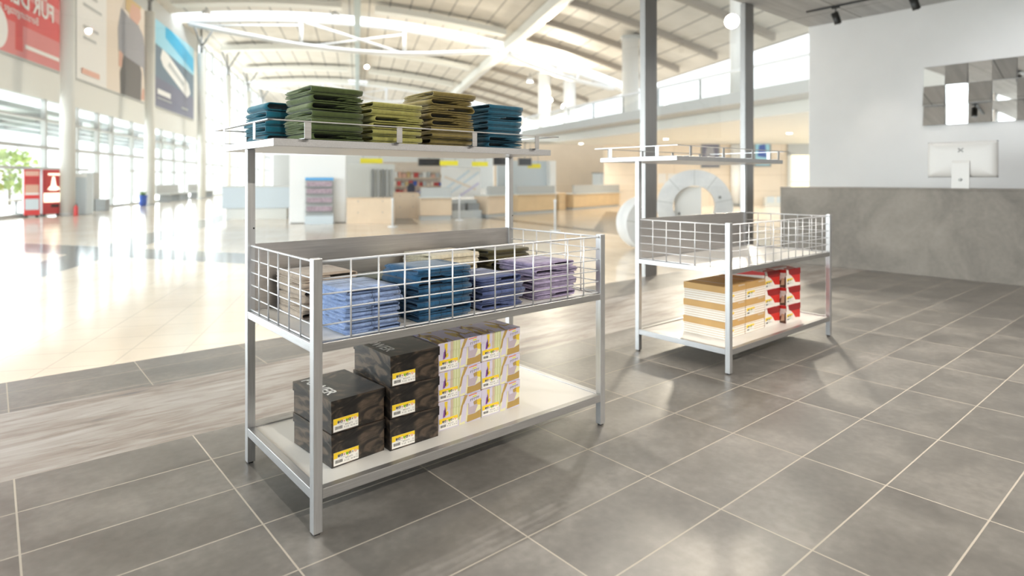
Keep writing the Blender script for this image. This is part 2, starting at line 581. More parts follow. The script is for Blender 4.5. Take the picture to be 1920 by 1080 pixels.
_TXT = {}
def text_geo(s, size):
    if s not in _TXT:
        cu = bpy.data.curves.new('t', 'FONT')
        cu.body = s
        cu.size = 1.0
        cu.resolution_u = 2
        cu.offset = 0.022 if s.isupper() and s.isascii() is False or s in ('POWER', 'STARK') else 0.0
        cu.align_x = 'LEFT'
        ob = bpy.data.objects.new('t', cu)
        me = ob.to_mesh()
        _TXT[s] = ([tuple(p.co) for p in me.vertices], [tuple(p.vertices) for p in me.polygons])
        ob.to_mesh_clear()
        bpy.data.objects.remove(ob)
        bpy.data.curves.remove(cu)
    v, f = _TXT[s]
    return [(x * size, y * size, z) for x, y, z in v], f

def tag(o, label=None, cat=None, group=None, kind=None):
    if label: o['label'] = label
    if cat: o['category'] = cat
    if group: o['group'] = group
    if kind: o['kind'] = kind
    return o
def empty(name, loc, label, cat, group=None, rz=0.0):
    o = bpy.data.objects.new(name, None)
    o.empty_display_size = 0.1
    COL.objects.link(o)
    o.location = loc
    o.rotation_euler = (0, 0, rz)
    return tag(o, label, cat, group)
def struct(o):
    o['kind'] = 'structure'
    return o
def hall_thing(name, t, s, label, cat, group=None, z=0.0, turn=0.0):
    return empty(name, H(t, s, z), label, cat, group, HROT + turn)
def copy_tree(o, parent=None):
    c = o.copy()
    COL.objects.link(c)
    if parent is not None:
        c.parent = parent
    for ch in list(o.children):
        copy_tree(ch, c)
    return c

# ------------------------------------------------------------------ shop shell
YG = 4.33            # glass line
XW = 9.912           # white side wall
ZC = 3.527
XL, YB = -4.2, -4.6
m = MB()
for (y0, y1, mt) in ((YB, 2.915, M_TILE), (2.915, 3.765, M_PLANK), (3.765, YG, M_TILE)):
    m.add([(XL, y0, 0), (XW, y0, 0), (XW, y1, 0), (XL, y1, 0)], [(0, 1, 2, 3)], mt)
m.add([(XL, YB, -0.2), (XW, YB, -0.2), (XW, YG, -0.2), (XL, YG, -0.2)], [(3, 2, 1, 0)], M_TILE)
struct(m.build('floor'))
m = MB()
m.box(XL - 0.2, XW, YB - 0.2, YG + 0.05, ZC, ZC + 0.45, M_CEIL)
struct(m.build('ceiling'))
struct(MB().box(XW, XW + 0.2, YB - 0.2, YG + 0.05, 0, ZC + 0.45, M_WALL).build('wall_right'))
# the left side of the shop is glazed towards the hall too
lf = MB()
for y in (YB - 0.05, -2.4, -0.2, 2.0, YG - 0.02):
    lf.box(XL - 0.07, XL, y, y + 0.07, 0, ZC, M_MULL)
lf = struct(lf.build('window_6'))
MB().add([(XL - 0.03, YB, 0), (XL - 0.03, YG, 0), (XL - 0.03, YG, ZC), (XL - 0.03, YB, ZC)], [(0, 1, 2, 3)], M_GLASS).build('pane', lf)
struct(MB().box(XL - 0.2, XW, YB - 0.2, YB, 0, ZC, M_WALLW).build('wall_back'))
# shop front: aluminium posts and panes
posts = [(-1.75, -1.53), (5.66, 5.88), (7.86, 8.085)]
for i, (x0, x1) in enumerate(posts):
    struct(MB().box(x0, x1, YG, YG + 0.075, 0, ZC, M_MULL).build('trim_%d' % (i + 1), bevel=0.003))
panes = [(XL, -1.75), (-1.53, 5.66), (5.88, 7.86), (8.085, XW)]
for i, (x0, x1) in enumerate(panes):
    mm = MB()
    y = YG + 0.035
    mm.add([(x0, y, 0.0), (x1, y, 0.0), (x1, y, ZC), (x0, y, ZC)], [(0, 1, 2, 3)], M_GLASS)
    struct(mm.build('window_%d' % (i + 1)))

# ------------------------------------------------------------------ display racks
LG = 0.030           # square tube
RL, RD = 1.354, 0.668
def make_rack(loc, label):
    r = empty('display_rack', loc, label, 'display rack', 'steel display racks')
    xr, yr = RL - LG, RD - LG
    for (x, y, h) in ((0, 0, 0.859), (xr, 0, 0.859), (0, yr, 1.2225), (xr, yr, 1.2225)):
        lg = MB().box(x, x + LG, y, y + LG, 0.006, h, MV).build('leg', r, 0.002)
        MB().box(x + 0.006, x + LG - 0.006, y + 0.006, y + LG - 0.006, 0.0, 0.007, M_DARK).build('foot_pad', lg)
        if h > 1:
            MB().tube([(x + LG - 0.006, y - 0.0006, 0.915), (x + LG - 0.006, y + 0.003, 0.915)], 0.0035, M_DARK, 10).build('screw_hole', lg)
    for (z0, z1) in ((0.109, 0.141), (0.566, 0.594)):
        for y in (0.001, yr + 0.001):
            MB().box(LG, xr, y, y + LG - 0.002, z0, z1, MX).build('rail', r, 0.0015)
        for x in (0.001, xr + 0.001):
            MB().box(x, x + LG - 0.002, LG, yr, z0, z1, MY).build('rail', r, 0.0015)
    MB().box(LG - 0.002, xr + 0.002, LG - 0.002, yr + 0.002, 0.126, 0.1355, M_SHELFW).build('shelf_board', r)
    MB().box(LG - 0.002, xr + 0.002, LG - 0.002, yr + 0.002, 0.582, 0.5905, M_SHELFW).build('basket_floor', r)
    MB().box(LG, xr, yr + 0.012, yr + 0.018, 0.5945, 0.853, M_PANEL).build('back_panel', r)
    # welded wire grids on three sides
    zz = [0.647, 0.695, 0.744, 0.793]
    def grid(a, b, n):
        a, b = Vector(a), Vector(b)
        g = MB()
        g.tube([a + Vector((0, 0, 0.847)), b + Vector((0, 0, 0.847))], 0.0042, M_WIRE, 8)
        g.tube([a + Vector((0, 0, 0.5985)), b + Vector((0, 0, 0.5985))], 0.003, M_WIRE, 8)
        for z in zz:
            g.tube([a + Vector((0, 0, z)), b + Vector((0, 0, z))], 0.0026, M_WIRE, 8)
        off = Vector((0.0, -0.004, 0)) if abs((b - a).x) > 0.5 else Vector((-0.004, 0, 0))
        for k in range(1, n):
            p = a.lerp(b, k / n) + off
            g.tube([p + Vector((0, 0, 0.594)), p + Vector((0, 0, 0.847))], 0.003, M_WIRE, 8)
        return g.build('wire_grid', r)
    grid((LG, LG / 2, 0), (xr, LG / 2, 0), 13)
    grid((LG / 2, LG, 0), (LG / 2, yr, 0), 6)
    grid((xr + LG / 2, LG, 0), (xr + LG / 2, yr, 0), 6)
    # top shelf with a low guard rail on flat brackets
    y0, y1 = 0.3515, 0.9655
    MB().box(0, RL, y0, y1, 1.2235, 1.2515, MY).build('top_shelf', r, 0.0015)
    gx0, gx1, gy0, gy1 = -0.029, RL + 0.029, 0.325, 0.992
    g = MB()
    for (a, b, c, d) in ((gx0, gx1, gy0, gy0 + 0.003), (gx0, gx1, gy1 - 0.003, gy1), (gx0, gx0 + 0.003, gy0, gy1), (gx1 - 0.003, gx1, gy0, gy1)):
        if b - a > d - c:
            g.box(a, b, c if c == gy0 else c - 0.016, d + (0.016 if c == gy0 else 0), 1.3125, 1.3165, MX)
        else:
            g.box(a if a == gx0 else a - 0.016, b + (0.016 if a == gx0 else 0), c, d, 1.3125, 1.3165, MY)
    g.build('guard_rail', r)
    def bracket(x, y, dx, dy):
        b = MB()
        w = 0.0125
        if dy:      # front or back
            b.box(x - w, x + w, y, y + 0.002, 1.2525, 1.313, MX)
            b.box(x - w, x + w, min(y, y + dy), max(y, y + dy), 1.2518, 1.2538, MX)
        else:
            b.box(x, x + 0.002, y - w, y + w, 1.2525, 1.313, MY)
            b.box(min(x, x + dx), max(x, x + dx), y - w, y + w, 1.2518, 1.2538, MY)
        b.build('bracket', r)
    for x in (0.115, 0.491, 0.867, 1.240):
        bracket(x, gy0 + 0.003, 0, 0.05)
        bracket(x, gy1 - 0.005, 0, -0.05)
    for y in (0.478, 0.855):
        bracket(gx0 + 0.003, y, 0.05, 0)
        bracket(gx1 - 0.005, y, -0.05, 0)
    return r
R1 = Vector((0.7582, 1.8385, 0))
R2 = Vector((3.180, 1.845, 0))
rack_a = make_rack(R1, 'steel display rack in front, folded clothes on its top shelf and in its wire basket')
rack_b = copy_tree(rack_a)
rack_b.location = R2
rack_b['label'] = 'steel display rack behind, with empty top shelf and empty wire basket, before the grey counter'

# ------------------------------------------------------------------ folded clothes
def sheet(mb, path, t, depth, mat, axis, seed, w):
    """a thick strip following a 2D path (u,z) and extruded along the other horizontal axis"""
    rnd = random.Random(seed)
    n = len(path)
    nor = []
    for i in range(n):
        a, b = path[max(i - 1, 0)], path[min(i + 1, n - 1)]
        dx, dz = b[0] - a[0], b[1] - a[1]
        l = math.hypot(dx, dz) or 1
        nor.append((-dz / l, dx / l))
    ring = [(p[0] + q[0] * t / 2, p[1] + q[1] * t / 2) for p, q in zip(path, nor)]
    ring += [(p[0] - q[0] * t / 2, p[1] - q[1] * t / 2) for p, q in zip(reversed(path), reversed(nor))]
    D = 5
    ph = [rnd.uniform(0, 6.28) for _ in range(4)]
    vs, fs = [], []
    k = len(ring)
    for j in range(D + 1):
        v = depth * j / D
        for (u, z) in ring:
            du = 0.0022 * math.sin(7 * j / D * 2 + ph[0]) + 0.0012 * math.sin(z * 300 + ph[1])
            dv = 0.0022 * math.sin(u * 22 + ph[2]) * (1 if j in (0, D) else 0.3)
            p = (u + du, v + dv) if axis == 'x' else (v + dv, u + du)
            vs.append((p[0], p[1], z))
    for j in range(D):
        for i in range(k):
            i2 = (i + 1) % k
            fs.append((j * k + i, j * k + i2, (j + 1) * k + i2, (j + 1) * k + i))
    h = n
    for j, rev in ((0, False), (D, True)):
        for i in range(n - 1):
            q = (j * k + i, j * k + i + 1, j * k + (k - 2 - i), j * k + (k - 1 - i))
            fs.append(q if rev else q[::-1])
    mb.add(vs, fs, mat, True)

def fold_path(L, r, zc, left=True, gap=None, m0=0.0):
    """bottom sheet, rolled fold of radius r, top sheet; L long"""
    p = []
    for i in range(6):
        u = L - (L - r) * i / 6
        p.append((u, zc - r))
    for i in range(9):
        a = -PI / 2 - PI * i / 8
        p.append((r + r * math.cos(a), zc + r * math.sin(a)))
    for i in range(1, 7):
        u = r + (L - m0 - r) * i / 6
        drop = (r * 0.55) * max(0.0, (u / L - 0.35)) ** 1.5
        p.append((u, zc + r - drop))
    if not left:
        p = [(L - u, z) for u, z in p]
    return p

def garment(W, D, th, kind, mat, name, label, group, loc, seed, rz):
    rnd = random.Random(seed)
    mb = MB()
    t = min(0.0042, th * 0.2)
    zc = th / 2
    r = th / 2 - t / 2 - 0.0004
    if kind in ('U', 'R'):          # the roll shows as a loop from the front
        L, dep, ax = W, D, 'x'
    else:                           # the roll is a smooth band at the front
        L, dep, ax = D, W, 'y'
    left = kind != 'R'
    r2 = r * (0.93 if kind != 'B' else 0.76)
    zc2 = th - t / 2 - 0.0003 - r2
    sheet(mb, fold_path(L * rnd.uniform(0.97, 1.0), r2, zc2, left, m0=L * rnd.uniform(0.0, 0.04)), t, dep, mat, ax, seed, W)
    # inner layers
    for q in range(2):
        z = zc2 + (0.24 - 0.5 * q) * r2
        a0, a1 = ((0.50 if kind != 'B' else 0.3) + 0.14 * q) * L, L * rnd.uniform(0.95, 1.02)
        pts = [(a0 + (a1 - a0) * i / 5, z + 0.0007 * math.sin(i * 2.1 + seed)) for i in range(6)]
        if not left:
            pts = [(L - u, zz) for u, zz in pts]
        sheet(mb, pts, t, dep * rnd.uniform(0.96, 1.0), mat, ax, seed + q + 1, W)
    if kind == 'B':
        pts = [(0.006 + L * i / 5 * 0.97, t / 2 + 0.0004) for i in range(6)]
        sheet(mb, pts, t, dep * rnd.uniform(0.9, 1.03), mat, ax, seed + 9, W)
    o = mb.build(name, loc=loc, rot=(0, 0, rz))
    tag(o, label, 'folded clothes', group)
    return o

ORD = ['topmost', 'second from the top', 'third from the top', 'fourth from the top', 'fifth from the top', 'sixth from the top',
       'seventh from the top', 'eighth from the top', 'ninth from the top']
def stack(x, y, z, W, D, H_, kinds, color, cname, place, name, group, denim=False, rz=0.0, jit=0.006):
    """kinds are read from the top down"""
    mat = fabric(cname.replace(' ', '_') + '_cloth', color, 0.34 if denim else 0.2, denim)
    n = len(kinds)
    wts = [1.0 if k != 'b' else 0.72 for k in kinds]
    tot = sum(wts)
    zz = z
    for i in range(n - 1, -1, -1):
        th = H_ * wts[i] / tot
        rnd = random.Random(hash((round(x * 1000), i)) & 0xffff)
        k = kinds[i].upper() if kinds[i] != 'b' else 'B'
        pos = ORD[i] if i < n - 1 else 'lowest'
        a = rz + rnd.uniform(-0.03, 0.03)
        garment(W * rnd.uniform(0.97, 1.0), D * rnd.uniform(0.97, 1.0), th - 0.0006, k, mat, name,
                '%s %s folded %s %s' % (pos, cname, name.replace('folded_', ''), place), group,
                (x + rnd.uniform(-jit, jit), y + rnd.uniform(-jit, jit), zz + 0.0003), int(x * 1000) * 11 + i * 37, a)
        zz += th

ZT = 1.2542
g1 = 'folded shirts along the top shelf'
stack(R1.x + 0.165, 2.245, ZT, 0.212, 0.27, 0.207, 'BUUBbBU', srgb(76, 88, 50), 'dark green', 'on the top shelf', 'folded_shirt', g1)
stack(R1.x + 0.412, 2.245, ZT, 0.232, 0.27, 0.166, 'BBUUBB', srgb(152, 148, 84), 'yellow green', 'on the top shelf', 'folded_shirt', g1)
stack(R1.x + 0.695, 2.245, ZT, 0.226, 0.27, 0.236, 'BURUUBbB', srgb(120, 106, 60), 'olive', 'on the top shelf', 'folded_shirt', g1)
stack(R1.x + 1.010, 2.245, ZT, 0.208, 0.27, 0.203, 'BbRBBbUU', srgb(36, 84, 104), 'petrol blue', 'at the right end of the top shelf', 'folded_shirt', g1)
stack(R1.x + 0.092, 2.535, ZT, 0.20, 0.24, 0.166, 'UBbBU', srgb(24, 92, 110), 'teal', 'at the left end of the top shelf', 'folded_shirt', g1, rz=0.05)
ZB = 0.5912
g2 = 'folded clothes in the wire basket'
stack(R1.x + 0.128, R1.y + 0.040, ZB, 0.206, 0.25, 0.150, 'UBBRBUBR', srgb(130, 150, 188), 'light blue', 'at the front left of the wire basket', 'folded_jeans', g2, True, 0.0)
stack(R1.x + 0.405, R1.y + 0.050, ZB, 0.236, 0.26, 0.190, 'BUUBBBRB', srgb(40, 84, 118), 'deep blue', 'at the front middle of the wire basket', 'folded_jeans', g2, True, 0.0)
stack(R1.x + 0.700, R1.y + 0.060, ZB, 0.215, 0.26, 0.125, 'RBBBU', srgb(82, 94, 136), 'slate blue', 'in the basket before the cream stack', 'folded_jeans', g2, True, 0.0)
stack(R1.x + 1.000, R1.y + 0.080, ZB, 0.245, 0.26, 0.155, 'RUBBBR', srgb(156, 144, 172), 'lavender', 'at the front right of the wire basket', 'folded_jeans', g2, True, 0.0)
stack(R1.x + 0.105, R1.y + 0.350, ZB, 0.225, 0.26, 0.162, 'RBUBBU', srgb(176, 160, 144), 'beige', 'in the basket behind the light blue stack', 'folded_shirt', g2)
stack(R1.x + 0.375, R1.y + 0.360, ZB, 0.225, 0.25, 0.118, 'BBUB', srgb(70, 84, 62), 'moss green', 'in the basket behind the deep blue stack', 'folded_shirt', g2)
stack(R1.x + 0.670, R1.y + 0.370, ZB, 0.250, 0.25, 0.190, 'BBRBBUB', srgb(206, 196, 172), 'cream', 'at the back middle of the wire basket', 'folded_shirt', g2)
stack(R1.x + 0.985, R1.y + 0.375, ZB, 0.250, 0.24, 0.187, 'BBUBBBB', srgb(74, 68, 42), 'dark olive', 'at the back right of the wire basket', 'folded_shirt', g2)

# ------------------------------------------------------------------ shoe boxes
def price_label(parent, x, z, w, h, y):
    """paper sticker on the front (facing -y)"""
    m = MB()
    def q(u0, u1, v0, v1, mat, k):
        yy = y - 0.0003 * k
        m.add([(x + u0 * w, yy, z + v0 * h), (x + u1 * w, yy, z + v0 * h), (x + u1 * w, yy, z + v1 * h), (x + u0 * w, yy, z + v1 * h)], [(0, 1, 2, 3)], mat)
    m.box(x, x + w, y - 0.0003, y + 0.0002, z, z + h, M_LABELW)
    q(0, 1, 0.68, 1, M_LABELY, 2)
    q(0, 0.15, 0.54, 0.68, M_LABELY, 2)
    for u, mt in ((0.16, M_INK), (0.27, M_INKN), (0.38, M_WHITEC), (0.49, M_INKG), (0.60, M_INKB), (0.71, M_WHITEC), (0.83, M_INKP)):
        q(u, u + 0.09, 0.60, 0.80, mt, 3)
        if mt is M_WHITEC:
            q(u + 0.03, u + 0.06, 0.63, 0.76, M_INKR if u < 0.5 else M_INK, 4)
        elif mt in (M_INKN, M_INKB):
            q(u + 0.03, u + 0.055, 0.64, 0.76, M_LABELW, 4)
    q(0.53, 0.60, 0.50, 0.56, M_LABELY, 3)
    rnd = random.Random(3)
    u = 0.06
    while u < 0.36:
        bw = rnd.choice((0.006, 0.010, 0.016))
        q(u, u + bw, 0.16, 0.40, M_INK, 2)
        u += bw + rnd.choice((0.006, 0.010))
    def tx(s, u, v, size):
        xf = Matrix.Translation((x + u * w, y - 0.0008, z + v * h)) @ Matrix.Rotation(PI / 2, 4, 'X')
        m.text(s, size * h, xf, M_INK)
    tx('804-6373', 0.46, 0.34, 0.17)
    tx('9 1/2', 0.42, 0.13, 0.20)
    tx('W W W', 0.68, 0.13, 0.17)
    q(0.20, 0.46, 0.505, 0.52, M_INK, 2)
    q(0.88, 0.97, 0.42, 0.44, M_INK, 2)
    q(0.88, 0.97, 0.33, 0.35, M_INK, 2)
    return m.build('price_label', parent)

def box_parts(r, W, D, Ht, lid_h, body_m, lid_m, lid_over=0.003, lid_top=None):
    b = MB()
    b.box(0, W, 0, D, 0, Ht - 0.0025, body_m)
    body = b.build('box_body', r, 0.001)
    l = MB()
    o = lid_over
    z0, z1 = Ht - lid_h, Ht
    l.box(-o, W + o, -o, D + o, z1 - 0.002, z1, lid_top or lid_m)
    l.box(-o, W + o, -o, -o + 0.002, z0, z1 - 0.002, lid_m)
    l.box(-o, W + o, D + o - 0.002, D + o, z0, z1 - 0.002, lid_m)
    l.box(-o, -o + 0.002, -o + 0.002, D + o - 0.002, z0, z1 - 0.002, lid_m)
    l.box(W + o - 0.002, W + o, -o + 0.002, D + o - 0.002, z0, z1 - 0.002, lid_m)
    lid = l.build('lid', r)
    return body, lid

def poly_clip(poly, lo, hi):
    def half(p, c, keep):
        out = []
        for i in range(len(p)):
            a, b = p[i], p[(i + 1) % len(p)]
            ia, ib = keep(a[1]), keep(b[1])
            if ia: out.append(a)
            if ia != ib:
                f = (c - a[1]) / (b[1] - a[1])
                out.append((a[0] + f * (b[0] - a[0]), c))
        return out
    p = half(poly, lo, lambda v: v >= lo)
    if len(p) > 2: p = half(p, hi, lambda v: v <= hi)
    return p if len(p) > 2 else None

def print_front(parent, name, polys, W, Ht, lo, hi, y, side=False, D=0):
    """flat printed artwork on one face, clipped to lo..hi of the box height"""
    m = MB()
    for k, (mt, poly) in enumerate(polys):
        p = poly_clip(poly, lo, hi)
        if not p: continue
        yy = y - 0.0002 - 0.00006 * k
        if side:
            m.add([(yy, u * D, v * Ht) for u, v in p], [tuple(range(len(p)))], mt)
        else:
            m.add([(u * W, yy, v * Ht) for u, v in p], [tuple(range(len(p)))], mt)
    return m.build(name, parent)

ZS = 0.1358
gb = 'black shoe boxes'
BW, BD, BH = 0.204, 0.285, 0.1125
def black_box(loc, label, rz, first=[None]):
    if first[0] is None:
        r = empty('shoe_box', loc, label, 'shoe box', gb, rz)
        body, lid = box_parts(r, BW, BD, BH, 0.032, M_BLACKBOX, M_BLACKBOX)
        price_label(r, 0.007, 0.005, 0.094, 0.044, 0.0)
        t = MB()
        xf = Matrix.Translation((0.030, 0.150, BH + 0.0004)) @ Matrix.Rotation(PI / 2, 4, 'Z') @ Matrix.Diagonal((1, 1, 1, 1))
        t.text('POWER', 0.060, Matrix.Translation((0.020, 0.272, BH + 0.0004)) @ Matrix.Rotation(-PI / 2, 4, 'Z'), M_WHITEP)
        t.build('lettering', lid)
        first[0] = r
        return r
    r = copy_tree(first[0])
    r.location, r.rotation_euler = loc, (0, 0, rz)
    r['label'] = label
    return r
for k, lab in enumerate(('lower black shoe box of the left pair of two, yellow price label', 'upper black shoe box of the left pair of two, lettered lid')):
    black_box((R1.x + 0.112, R1.y + 0.119 + 0.002 * k, ZS + 0.113 * k), lab, 0.066)
for k, lab in enumerate(('bottom black shoe box of the stack of three, yellow price label', 'middle black shoe box of the stack of three, yellow price label', 'top black shoe box of the stack of three, white lettering on the lid')):
    black_box((R1.x + 0.327 + 0.001 * k, R1.y + 0.110, ZS + 0.1128 * k), lab, 0.0)

gy = 'patterned lavender shoe boxes'
YW, YD, YH = 0.203, 0.285, 0.1125
ART = [(M_LAV, [(0, 0), (1, 0), (1, 1), (0, 1)]),
       (M_SANDP, [(0.27, 0.2), (0.33, 0.2), (0.33, 1), (0.27, 1)]),
       (M_OLIVES, [(0.33, 0.2), (0.50, 0.2), (0.50, 1), (0.33, 1)]),
       (M_OLIVEL, [(0.37, 0.2), (0.385, 0.2), (0.385, 1), (0.37, 1)]),
       (M_OLIVEL, [(0.43, 0.2), (0.445, 0.2), (0.445, 1), (0.43, 1)]),
       (M_GOLD, [(0.14, 0.62), (0.19, 0.62), (0.20, 0.96), (0.13, 0.96)]),
       (M_GOLD, [(0.04, 0.36), (0.12, 0.42), (0.20, 0.36), (0.22, 0.30), (0.04, 0.30)]),
       (M_GOLD, [(0.16, 0.44), (0.23, 0.50), (0.22, 0.62), (0.17, 0.6)]),
       (M_PURP, [(0.10, 0.42), (0.15, 0.44), (0.17, 0.6), (0.145, 0.82), (0.12, 0.66)]),
       (M_BROWNP, [(0.14, 0.46), (0.18, 0.52), (0.165, 0.66), (0.145, 0.7)]),
       (M_LAVY, [(0.48, 0.0), (0.62, 0.0), (0.56, 0.95), (0.50, 0.6)]),
       (M_TANP, [(0.47, 0.28), (0.53, 0.36), (0.58, 0.68), (0.68, 1), (0.60, 1), (0.53, 0.70), (0.50, 0.46)]),
       (M_LAV, [(0.50, 0.06), (0.64, 0.1), (0.66, 0.6), (0.58, 0.72), (0.55, 0.5)]),
       (M_LAVY, [(0.63, 0.05), (0.72, 0.1), (0.72, 0.62), (0.67, 0.7), (0.66, 0.5)]),
       (M_LAVY, [(0.86, 0.28), (1, 0.36), (1, 0.7), (0.90, 0.72)]),
       (M_GOLD, [(0.90, 0.55), (1, 0.5), (1, 0.75), (0.86, 0.72)]),
       (M_TANP, [(0.84, 0.56), (0.92, 0.58), (0.90, 0.74), (0.82, 0.70)]),
       (M_MAUVE, [(0.69, 0.28), (0.86, 0.28), (0.93, 0.52), (0.90, 0.58), (0.82, 0.54), (0.73, 0.52), (0.71, 0.68), (0.69, 0.66)]),
       (M_TANP, [(0.66, 0.02), (1, 0.06), (1, 0.34), (0.86, 0.26), (0.68, 0.26)]),
       (M_ORANGE, [(0.70, 0.93), (0.90, 0.955), (0.90, 0.985), (0.70, 0.96)]),
       (M_LIME, [(0.80, 0.86), (0.89, 0.87), (0.89, 0.91), (0.80, 0.90)])]
for k in range(5):
    u = 0.74 + 0.045 * k
    ART.append((M_INK, [(u, 0.73 + 0.012 * k), (u + 0.008, 0.73 + 0.012 * k), (u + 0.008, 0.80 + 0.008 * k), (u, 0.80 + 0.008 * k)]))
    ART.append((M_INK, [(u, 0.80 + 0.008 * k), (u + 0.03, 0.80 + 0.008 * k), (u + 0.03, 0.815 + 0.008 * k), (u, 0.815 + 0.008 * k)]))
def lav_box(loc, label, first=[None]):
    if first[0] is None:
        r = empty('shoe_box', loc, label, 'shoe box', gy)
        body, lid = box_parts(r, YW, YD, YH, 0.036, M_LAVY, M_LAV, 0.0025, M_LAVLID)
        print_front(body, 'printed_front', ART, YW, YH, 0.0, 0.679, 0.0)
        print_front(lid, 'printed_front', ART, YW, YH, 0.681, 0.995, -0.0025)
        price_label(r, 0.003, 0.004, 0.086, 0.041, -0.0016)
        first[0] = r
        return r
    r = copy_tree(first[0])
    r.location = loc
    r['label'] = label
    return r
for c, (x, y, cn) in enumerate(((0.5535, 0.143, 'beside the black boxes'), (0.7665, 0.149, 'at the open right side'))):
    for k, pos in enumerate(('bottom', 'middle', 'top')):
        lav_box((R1.x + x, R1.y + y, ZS + 0.1128 * k), '%s lavender patterned shoe box, column %s' % (pos, cn))

gt = 'white striped shoe boxes'
TW, TD, TH = 0.240, 0.285, 0.1065
def tan_box(loc, label, first=[None]):
    if first[0] is None:
        r = empty('shoe_box', loc, label, 'shoe box', gt)
        body, lid = box_parts(r, TW, TD, TH, 0.040, M_STRIPE, M_KRAFT, 0.0025)
        price_label(r, 0.012, 0.006, 0.095, 0.044, 0.0)
        MB().add([(0.15, -0.0028, TH - 0.012), (0.225, -0.0028, TH - 0.012), (0.225, -0.0028, TH - 0.003), (0.15, -0.0028, TH - 0.003)], [(0, 1, 2, 3)], M_SANDP) \
            .add([(0.095, 0.01, TH + 0.0004), (0.115, 0.01, TH + 0.0004), (0.115, TD - 0.01, TH + 0.0004), (0.095, TD - 0.01, TH + 0.0004)], [(0, 1, 2, 3)], M_SANDP).build('pale_print', lid)
        first[0] = r
        return r
    r = copy_tree(first[0])
    r.location = loc
    r['label'] = label
    return r
for c, (x, cn) in enumerate(((0.193, 'nearer the left end'), (0.440, 'next to the red boxes'))):
    for k, pos in enumerate(('bottom', 'middle', 'top')):
        tan_box((R2.x + x, R2.y + 0.148 - 0.002 * k, ZS + 0.1068 * k), '%s kraft lidded striped shoe box, column %s' % (pos, cn))

gr = 'red and white shoe boxes'
RW, RDp, RH = 0.205, 0.285, 0.1205
ARTR = [(M_REDC, [(0, 0), (1, 0), (1, 1), (0, 1)]),
        (M_REDDK, [(0, 0.66), (1, 0.60), (1, 1), (0, 1)]),
        (M_WHITEC, [(0, 0), (1, 0), (1, 0.14), (0.66, 0.20), (0.52, 0.44), (0.36, 0.62), (0.18, 0.72), (0.12, 0.98), (0, 0.98)])]
ARTS = [(M_WHITEC, [(0, 0), (1, 0), (1, 1), (0, 1)]),
        (M_REDC, [(0, 0.82), (1, 0.66), (1, 1), (0, 1)]),
        (M_BEIGEP, [(0.03, 0.03), (0.15, 0.03), (0.15, 0.36), (0.10, 0.52), (0.04, 0.5)]),
        (M_BROWNP, [(0.0, 0.0), (0.030, 0.0), (0.042, 0.2), (0.034, 0.56), (0.0, 0.64)]),
        (M_BROWNP, [(0.03, 0.0), (0.36, 0.0), (0.30, 0.12), (0.12, 0.10), (0.035, 0.16)]),
        (M_BROWNP, [(0.13, 0.12), (0.16, 0.12), (0.15, 0.34), (0.11, 0.42)]),
        (M_BROWNP, [(0.62, 0.0), (0.9, 0.0), (0.8, 0.4), (0.6, 0.62), (0.68, 0.3)])]
def red_box(loc, label, first=[None]):
    if first[0] is None:
        r = empty('shoe_box', loc, label, 'shoe box', gr)
        body, lid = box_parts(r, RW, RDp, RH, 0.040, M_REDC, M_REDDK, 0.0025, M_REDLID)
        print_front(body, 'printed_front', ARTR, RW, RH, 0.0, 0.664, 0.0)
        print_front(lid, 'printed_front', ARTR, RW, RH, 0.67, 0.995, -0.0025)
        print_front(body, 'printed_side', ARTS, RW, RH, 0.0, 0.664, 0.0, True, RDp)
        print_front(lid, 'printed_side', ARTS, RW, RH, 0.67, 0.995, -0.0025, True, RDp)
        price_label(r, 0.010, 0.012, 0.085, 0.046, -0.001)
        first[0] = r
        return r
    r = copy_tree(first[0])
    r.location = loc
    r['label'] = label
    return r
for c, (x, y, cn) in enumerate(((0.6875, 0.150, 'touching the striped boxes'), (0.900, 0.110, 'standing forward at the right end'))):
    for k, pos in enumerate(('bottom', 'middle', 'top')):
        red_box((R2.x + x, R2.y + y, ZS + 0.1208 * k), '%s red and white shoe box, column %s' % (pos, cn))

# ------------------------------------------------------------------ counter, computer, mirrors, track lights
XC = 8.146
ct = empty('reception_counter', (XC, 1.6, 0), 'long grey concrete look reception counter before the white wall', 'counter')
MB().box(0, 0.62, -3.2, 2.383, 0.0, 0.985, M_COUNTER).build('counter_body', ct, 0.004)
MB().box(-0.002, 0.66, -3.202, 2.385, 0.985, 1.006, M_COUNTER).build('counter_top', ct, 0.003)
dc = empty('desktop_computer', (8.44, 2.02, 1.006), 'large silver all in one computer seen from behind on the counter', 'computer')
def rounded_back():
    m = MB()
    W2, H2, rr = 0.333, 0.205, 0.025
    def rect(w, h, r, n=5):
        pts = []
        for cx, cz, a0 in ((w - r, h - r, 0), (-(w - r), h - r, PI / 2), (-(w - r), -(h - r), PI), (w - r, -(h - r), 1.5 * PI)):
            for i in range(n):
                a = a0 + PI / 2 * i / (n - 1)
                pts.append((cx + r * math.cos(a), cz + r * math.sin(a)))
        return pts
    rings = []
    for (fx, x) in ((1.0, 0.028), (1.0, 0.019), (0.992, 0.010), (0.97, 0.0), (0.93, -0.008), (0.86, -0.0145), (0.72, -0.0195), (0.5, -0.0225), (0.25, -0.0235)):
        rings.append([(x, y * fx, 0.33 + z * fx) for y, z in rect(W2, H2, rr)])
    n = len(rings[0])
    vs = [p for r_ in rings for p in r_]
    fs = []
    for j in range(len(rings) - 1):
        for i in range(n):
            i2 = (i + 1) % n
            fs.append((j * n + i, (j + 1) * n + i, (j + 1) * n + i2, j * n + i2))
    m.add(vs, fs, M_SILVER, True)
    m.add(rings[-1], [tuple(range(n - 1, -1, -1))], M_SILVER)
    return m
rounded_back().build('back_shell', dc)
